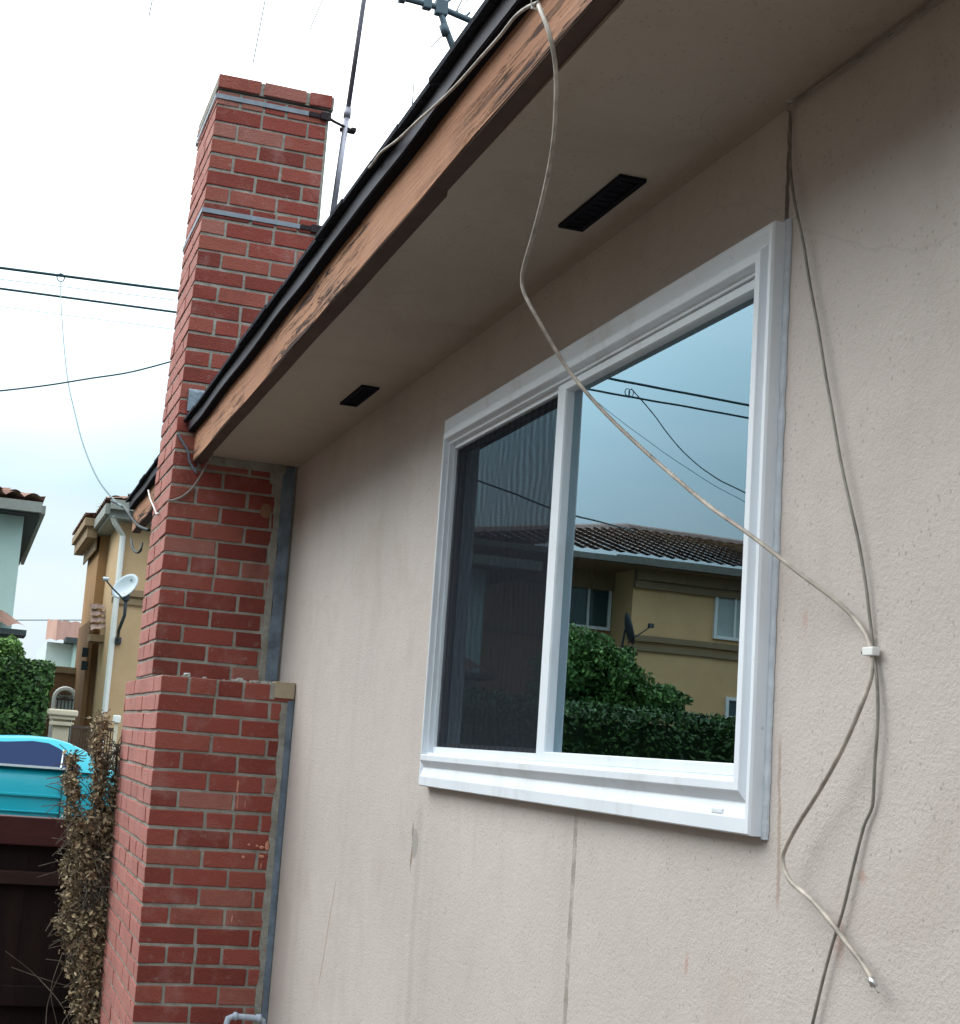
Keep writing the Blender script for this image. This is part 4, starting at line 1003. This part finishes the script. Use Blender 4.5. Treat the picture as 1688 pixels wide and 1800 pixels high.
# ------------------------------------------------------------------ wooden fence
XFN = -1.5
FN = thing('wooden_fence', 'near-black board fence with red brown top rail at the lower left', 'fence', (XFN, -1.6, 0))
zt_ = at(60, 1437, 0, XFN + .04).z; zr = at(60, 1487, 0, XFN + .04).z; z2 = at(60, 1533, 0, XFN + .03).z; z3 = at(60, 1556, 0, XFN + .03).z
Y0, Y1 = -2.45, -.02
g = B(); box(g, (XFN - .05, Y0, zr), (XFN + .04, Y1, zt_), 0, .006); obj('top_rail', g, M['rail'], FN)
g = B(); box(g, (XFN - .0, Y0, z3), (XFN + .035, Y1, z2), 0, .004); obj('middle_rail', g, M['rail2'], FN)
y_ = Y0
while y_ < Y1 - .02:
    w = .138; gp = 0; dz_ = random.uniform(-.004, 0)
    g = B(); box(g, (XFN - .022 + dz_, y_ + .0004, .03), (XFN - .006 + dz_, min(y_ + w - gp, Y1), zr - .002), 0, .0015, 0); obj('board', g, M['fence'], FN); y_ += w
g = B(); box(g, (XFN, Y0, .25), (XFN + .03, Y1, .34), 0, .004); obj('lower_rail', g, M['fence'], FN)

# ------------------------------------------------------------------ car
XCAR = -7.0
CA = thing('parked_car', 'bright turquoise two-door car parked in the street beyond the fence', 'car', (XCAR - .85, -1.6, 0))
def c2(u, v): p = at(u, v, 0, XCAR); return p.y, p.z
# side outline in (Y, Z): rear is +Y
ztop = c2(60, 1297)[1]; zb = c2(60, 1348)[1]
yr = c2(205, 1340)[0]; rear_y = .62; front_y = -3.75
wy = c2(168, 1430)[0] + .02; wz = .31; wr = .315
belt = zb; roofy = c2(30, 1297)[0]
def outline(top=False):
    pts = [(rear_y - .04, .30), (rear_y, .55), (rear_y - .02, .78), (rear_y - .10, c2(205, 1352)[1] - .02), c2(205, 1334), c2(190, 1324), c2(178, 1336)]
    return pts
prof = [(front_y + .05, .30), (front_y, .50), (front_y + .05, .68), (front_y + .5, .80), (front_y + 1.15, .90)]
body = prof + [(c2(178, 1338)[0] + .0, .98), (.30, .985), (rear_y - .08, .95), (rear_y - .01, .78), (rear_y, .50), (rear_y - .05, .30)]
# body cross-sections lofted along Y for rounded shoulders
def bh(y):   # top of body at y
    pts = [(front_y, .52), (front_y + .15, .68), (front_y + .7, .82), (front_y + 1.2, .92), (-2.0, belt - .02), (yr, belt + .012), (.35, belt - .0), (rear_y - .08, belt - .04), (rear_y, .70)]
    for (a0, z0), (a1, z1) in zip(pts, pts[1:]):
        if a0 <= y <= a1: t = (y - a0) / (a1 - a0); return z0 + (z1 - z0) * t
    return .7
HW = .84; CXC = XCAR - HW
g = B(); ny = 70; rows = []
for i in range(ny + 1):
    y = front_y + (rear_y - front_y) * i / ny; zt2 = bh(y)
    tap = 1 - .16 * max(0, (abs(y - (front_y + rear_y) / 2) / 2.2)) ** 4 - (.06 if i in (0, ny) else 0)
    zl = .30
    def arch(yy):
        z = .22
        for wc in (wy, wy - 2.45):
            if abs(yy - wc) < wr + .03: z = max(z, wz + math.sqrt(max(0, (wr + .03) ** 2 - (yy - wc) ** 2)))
        return z
    zb_ = arch(y)
    sec = []
    hgt = [0, .18, .19, .36, .42, .45, .72, .88, .96, 1.0]
    xo = [-.03, -.012, .0, -.004, -.012, -.012, -.006, -.022, -.055, -.11]
    lows = .24; hs = [lows + (zt2 - lows) * h_ for h_ in hgt]
    # crease mouldings: two raised bands along the doors
    ring = [(CXC + HW * tap + x_ - (.0), max(z_, min(zb_, zt2 - .04))) for x_, z_ in zip(xo, hs)]
    ring2 = [(CXC - (q[0] - CXC), q[1]) for q in ring[::-1]]
    rows.append([g.verts.new((q[0], y, q[1])) for q in ring + [(CXC, zt2 + .02)] + ring2])
for a, b in zip(rows, rows[1:]):
    for q in range(len(a) - 1): g.faces.new((a[q], a[q + 1], b[q + 1], b[q]))
g.faces.new(rows[0]); g.faces.new(rows[-1][::-1])
obj('body', g, M['car'], CA, True)
# cabin
wpts = [c2(10, 1304), c2(60, 1303), c2(88, 1307), c2(108, 1317), c2(125, 1331), c2(140, 1347), c2(143, 1350)]
rpts = [c2(10, 1296), c2(40, 1296), c2(70, 1297), c2(100, 1300), c2(125, 1307), c2(150, 1319), c2(163, 1328), c2(175, 1340), c2(184, 1352)]
fr = [(-2.55, belt), (-2.1, belt + .20), (-1.75, ztop - .04), (-1.2, ztop + .0)]
top = fr + rpts
g = B(); rows = []
for (y, z) in top:
    t = max(0, (z - belt) / (ztop - belt)); xe = HW - .05 - .17 * t
    rows.append([g.verts.new((CXC + s * xe * f_, y, z - dz)) for s, f_, dz in ((1, 1, .012), (1, .96, 0), (1, .5, -.002), (-1, .5, -.002), (-1, .96, 0), (-1, 1, .012))] )
for a, b in zip(rows, rows[1:]):
    for q in range(5): g.faces.new((a[q], a[q + 1], b[q + 1], b[q]))
# side panels from roof rail to belt
for s in (1, -1):
    tops = [r[0] if s == 1 else r[5] for r in rows]; bots = [g.verts.new((CXC + s * (HW - .04), v.co.y, belt - .02)) for v in tops]
    for i in range(len(tops) - 1): g.faces.new((tops[i], tops[i + 1], bots[i + 1], bots[i]))
obj('cabin', g, M['car'], CA, True)
def side_x(z): t = max(0, (z - belt) / (ztop - belt)); return CXC + HW - .04 - .18 * t + .012
def sidepoly(name, pts, mat, off=.0, parent=CA):
    g = B(); v = [g.verts.new((side_x(z) + off, y, z)) for y, z in pts]; f_ = g.faces.new(v)
    r = bmesh.ops.extrude_face_region(g, geom=[f_]); bmesh.ops.translate(g, vec=(-.012, 0, 0), verts=[x for x in r['geom'] if isinstance(x, bmesh.types.BMVert)])
    return obj(name, g, mat, parent)
bl = belt + .004
wp = [(-1.75, bl), (-1.55, ztop - .10), (-1.2, ztop - .065)] + [(y, z) for y, z in wpts if z > bl] + [(c2(142, 1350)[0], bl)]
sidepoly('side_window', wp, M['carglass'], .006)
ym = c2(109, 1340)[0]
sidepoly('window_divider', [(ym - .008, bl), (ym + .010, c2(110, 1318)[1]), (ym + .018, c2(110, 1318)[1]), (ym + .004, bl)], M['chrome'], .012)
g = B(); x_ = XCAR + .004
a = c2(-200, 1349); b = c2(135, 1349)
box(g, (x_ - .03, a[0], belt - .008), (x_ - .012, b[0], belt + .010)); obj('belt_trim', g, M['chrome'], CA)
g = B(); z_ = c2(60, 1398)[1]; yd = c2(107, 1400)[0]
box(g, (x_ - .02, -2.2, z_ - .012), (x_ + .006, yd, z_ + .012), 0, .005); z_ = c2(60, 1427)[1]; box(g, (x_ - .02, -2.2, z_ - .006), (x_ + .003, yd, z_ + .006), 0, .003); obj('side_moulding', g, M['car'], CA)
g = B(); yd = c2(109, 1380)[0]; box(g, (x_ - .03, yd, .45), (x_ + .0015, yd + .007, belt - .01)); obj('door_gap', g, M['black'], CA)
for wc in (wy, wy - 2.45):
    for s in (1, -1):
        xo = CXC + s * (HW - .10)
        g = B(); tube(g, [(xo - .09, wc, wz), (xo + .09, wc, wz)], .30, 28); w_ = obj('wheel', g, M['tyre'], CA)
        g = B(); tube(g, [(xo + s * .085, wc, wz), (xo + s * .096, wc, wz)], .19, 24)
        for q in range(5):
            t = q * 2 * math.pi / 5; tube(g, [(xo + s * .10, wc, wz), (xo + s * .10, wc + math.cos(t) * .18, wz + math.sin(t) * .18)], .02, 6)
        obj('rim', g, M['chrome'], w_)
g = B(); box(g, (CXC + .45, rear_y - .03, .70), (CXC + .78, rear_y + .012, .84), 0, .02); obj('tail_light', g, simple('red_lens', (.35, .02, .02), .2, .6), CA)

# ------------------------------------------------------------------ neighbour's house, seen mirrored in the panes
def mm(u, v, X): return am(u, v, X)
NH = thing('neighbour_house', 'ochre house with brown tile hip roof, mirrored in the window panes', 'house', (-21, -12, 0))
XN = -19.0
yc_ = mm(1112, 1040, XN).y; zE = mm(1112, 1000, XN).z
g = B(); box(g, (XN, yc_, 0), (XN - 9, -24, zE)); obj('wall', g, simple('ochre_wall', (.66, .43, .22), .92, .15, 0, .08, 2, .3, .01), NH)
XM = XN - .9
g = B(); box(g, (XM, yc_, 0), (XM - 8, yc_ + 3.2, zE)); obj('wing_wall', g, M['orange_st'], NH)
g = B(); box(g, (XN - 9, -24.6, zE), (XN + .45, yc_ + .5, zE + .05)); box(g, (XM - 8, yc_ + .501, zE), (XN + .449, yc_ + 3.7, zE + .05)); obj('eave', g, M['trim_tan'], NH)
g = B(); box(g, (XN + .45, -24.6, zE + .02), (XN + .56, yc_ + .6, zE + .16)); box(g, (XN + .45, yc_ + .601, zE + .02), (XN + .56, yc_ + 3.7, zE + .13)); obj('gutter', g, simple('grey_gutter', (.15, .15, .13), .6), NH)
zR = mm(1100, 930, XN - 3.5).z; pk = mm(1100, 930, XN - 3.5)
re = mm(1310, 968, XN - 1.2)
EL = (XN + .5, yc_ + 3.8, zE + .17); ER = (XN + .5, -24.6, zE + .17)
roofobj('roof', [((XN + .5, yc_ + 3.8, zE + .17), (XN + .5, -24.6, zE + .17), (pk.x, pk.y + .0, pk.z), (XN - 3.5, -20.5, pk.z - .15)),
                 ((XN - 8, yc_ + 3.8, zE + .17), (XN + .5, yc_ + 3.8, zE + .17), (pk.x - 1, pk.y, pk.z), (pk.x, pk.y, pk.z))], M['tile_dark'], NH, .26, .34, .03)
g = B(); a = Vector((XN + .5, yc_ + 3.8, zE + .2)); tube(g, [a, Vector(pk) + Vector((0, 0, .03))], .10, 8); tube(g, [Vector(pk) + Vector((0, 0, .03)), (XN - 3.5, -20.5, pk.z - .1)], .10, 8); obj('ridge_tiles', g, M['gutter'] if False else simple('ridge_tile', (.26, .19, .17), .85), NH)
g = B(); z_ = mm(1150, 1125, XN).z; box(g, (XN, yc_ + .08, z_ - .05), (XN + .09, -24, z_ + .06)); box(g, (XN, yc_ + .05, z_ - .22), (XN + .05, -24, z_ - .12))
box(g, (XM, yc_, z_ - .05), (XM + .09, yc_ + 3.2, z_ + .06)); box(g, (XN, yc_, zE - .35), (XN + .08, -24, zE - .2)); box(g, (XN, yc_, zE - .2), (XN + .15, -24, zE)); box(g, (XM, yc_, zE - .35), (XM + .1, yc_ + 3.2, zE)); obj('moulding', g, M['trim_tan'], NH)
def nwin(p0, p1, X, mat):
    y0, y1 = sorted((p0.y, p1.y)); z0, z1 = sorted((p0.z, p1.z))
    g = B(); e = .06
    for q in ((y0 - e, z0 - e, y0, z1 + e), (y1, z0 - e, y1 + e, z1 + e), (y0, z0 - e, y1, z0), (y0, z1, y1, z1 + e), ((y0 + y1) / 2 - .02, z0, (y0 + y1) / 2 + .02, z1)): box(g, (X, q[0], q[1]), (X + .06, q[2], q[3]))
    f_ = obj('window', g, M['white'], NH)
    g = B(); box(g, (X, y0, z0), (X + .02, y1, z1)); o = obj('pane', g, mat); o.parent = f_
    o.matrix_parent_inverse = Matrix.Identity(4)
nwin(mm(1000, 1010, XM), mm(1065, 1103, XM), XM, M['win_dark'])
nwin(mm(1262, 1032, XN), mm(1318, 1124, XN), XN, M['win_pale'])
nwin(mm(1278, 1230, XN), mm(1320, 1262, XN), XN, M['win_dark'])
ND = thing('neighbour_dish', 'dark satellite dish seen edge-on, mirrored at the corner of the ochre house', 'satellite dish', tuple(mm(1105, 1130, XN + .3)))
c_ = mm(1104, 1105, XN + .45); g = B(); n1 = Vector((.25, -.93, .28)).normalized(); ta = n1.orthogonal().normalized(); tb = n1.cross(ta)
prev = None; rings = [[g.verts.new(c_ - n1 * .05)]]
for i in range(1, 5):
    f_ = i / 4; rings.append([g.verts.new(c_ + (ta * math.cos(2 * math.pi * k_ / 24) + tb * math.sin(2 * math.pi * k_ / 24)) * .30 * f_ + n1 * (.07 * f_ * f_ - .05)) for k_ in range(24)])
for k_ in range(24): g.faces.new((rings[0][0], rings[1][k_], rings[1][(k_ + 1) % 24]))
for a, b in zip(rings[1:], rings[2:]):
    for k_ in range(24): g.faces.new((a[k_], b[k_], b[(k_ + 1) % 24], a[(k_ + 1) % 24]))
o = obj('reflector', g, M['dish_arm'], ND, True); q = o.modifiers.new('thick', 'SOLIDIFY'); q.thickness = .015
g = B(); tube(g, [c_ - n1 * .06, c_ - n1 * .06 + Vector((-.1, 0, -.3)), Vector((XN, yc_ - .05, c_.z - .4))], .025, 8); tube(g, [c_ + Vector((0, 0, -.25)), c_ + n1 * .40 + Vector((0, 0, -.05))], .012, 6); p_ = c_ + n1 * .42 + Vector((0, 0, -.03)); box(g, p_ - Vector((.04, .05, .04)), p_ + Vector((.04, .05, .04)), 0, .01); obj('mount', g, M['dish_arm'], ND)
zh = mm(1130, 1243, -4.5).z
hedge('hedge', -5.6, -4.5, -9.5, -2.3, 0, zh, 52000, .05, M['hedge'], 'dark green hedge mirrored along the bottom of the right pane', 9)
random.seed(21); g = B(); tv = []
for (u, v, X, rad, n_) in ((1030, 1195, -8.3, (.6, .62, .42), 15000), (1075, 1215, -8.3, (.5, .38, .30), 6000), (1005, 1150, -8.3, (.5, .26, .30), 4000), (1045, 1150, -8.3, (.4, .16, .22), 2200), (1085, 1170, -8.3, (.3, .12, .16), 900), (1150, 1232, -8.0, (.4, .32, .18), 3600)):
    crown(g, tv, mm(u, v, X), rad, n_, .055)
cen = mm(1050, 1190, -8.3)
TR = thing('neighbour_bush', 'bushy green tree mirrored above the hedge in the right pane', 'tree', (cen.x, cen.y, 0))
o = obj('crown', g, M['bush'], TR); tints(o, lambda i, p: tv[i])
g = B(); tube(g, [(cen.x, cen.y, 0), (cen.x + .05, cen.y, 1.2), (cen.x, cen.y + .05, cen.z)], .07, 8, taper=.03); tube(g, [(cen.x, cen.y, .9), (cen.x, cen.y - .4, cen.z)], .04, 7, taper=.02); obj('trunk', g, M['stem'], TR)

# ------------------------------------------------------------------ unseen house added across the side yard, behind the camera, to block low sky
SH2 = thing('sky_blocker_house', 'unseen two-storey house added behind the camera to block the low sky', 'house', (5, -9, 0))
g = B(); box(g, (-1.5, -7.6, 0), (13, -13, 5.1)); obj('wall', g, M['brown'], SH2)
g = B(); box(g, (-2.0, -7.1, 5.1), (13.5, -13.5, 5.25)); obj('eave', g, M['trim_tan'], SH2)
roofobj('roof', [((-2.0, -7.05, 5.27), (13.5, -7.05, 5.27), (1, -10.3, 6.6), (10.5, -10.3, 6.6)), ((-2.0, -13.5, 5.27), (-2.0, -7.05, 5.27), (1, -10.3, 6.6), (1, -10.2, 6.6))], M['tile_dark'], SH2, .26, .34, .05)
for x_, z_ in ((1.2, 3.4), (5.2, 3.4), (9.2, 3.4), (3.2, 1.0), (8.0, 1.0)):
    g = B(); e = .07
    for q in ((x_ - e, z_ - e, x_, z_ + 1.2 + e), (x_ + 1.4, z_ - e, x_ + 1.4 + e, z_ + 1.2 + e), (x_, z_ - e, x_ + 1.4, z_), (x_, z_ + 1.2, x_ + 1.4, z_ + 1.2 + e), (x_ + .68, z_, x_ + .72, z_ + 1.2)): box(g, (q[0], -7.6, q[1]), (q[2], -7.53, q[3]))
    f_ = obj('window', g, M['white'], SH2)
    g = B(); box(g, (x_, -7.6, z_), (x_ + 1.4, -7.57, z_ + 1.2)); obj('pane', g, M['win_dark'], f_)
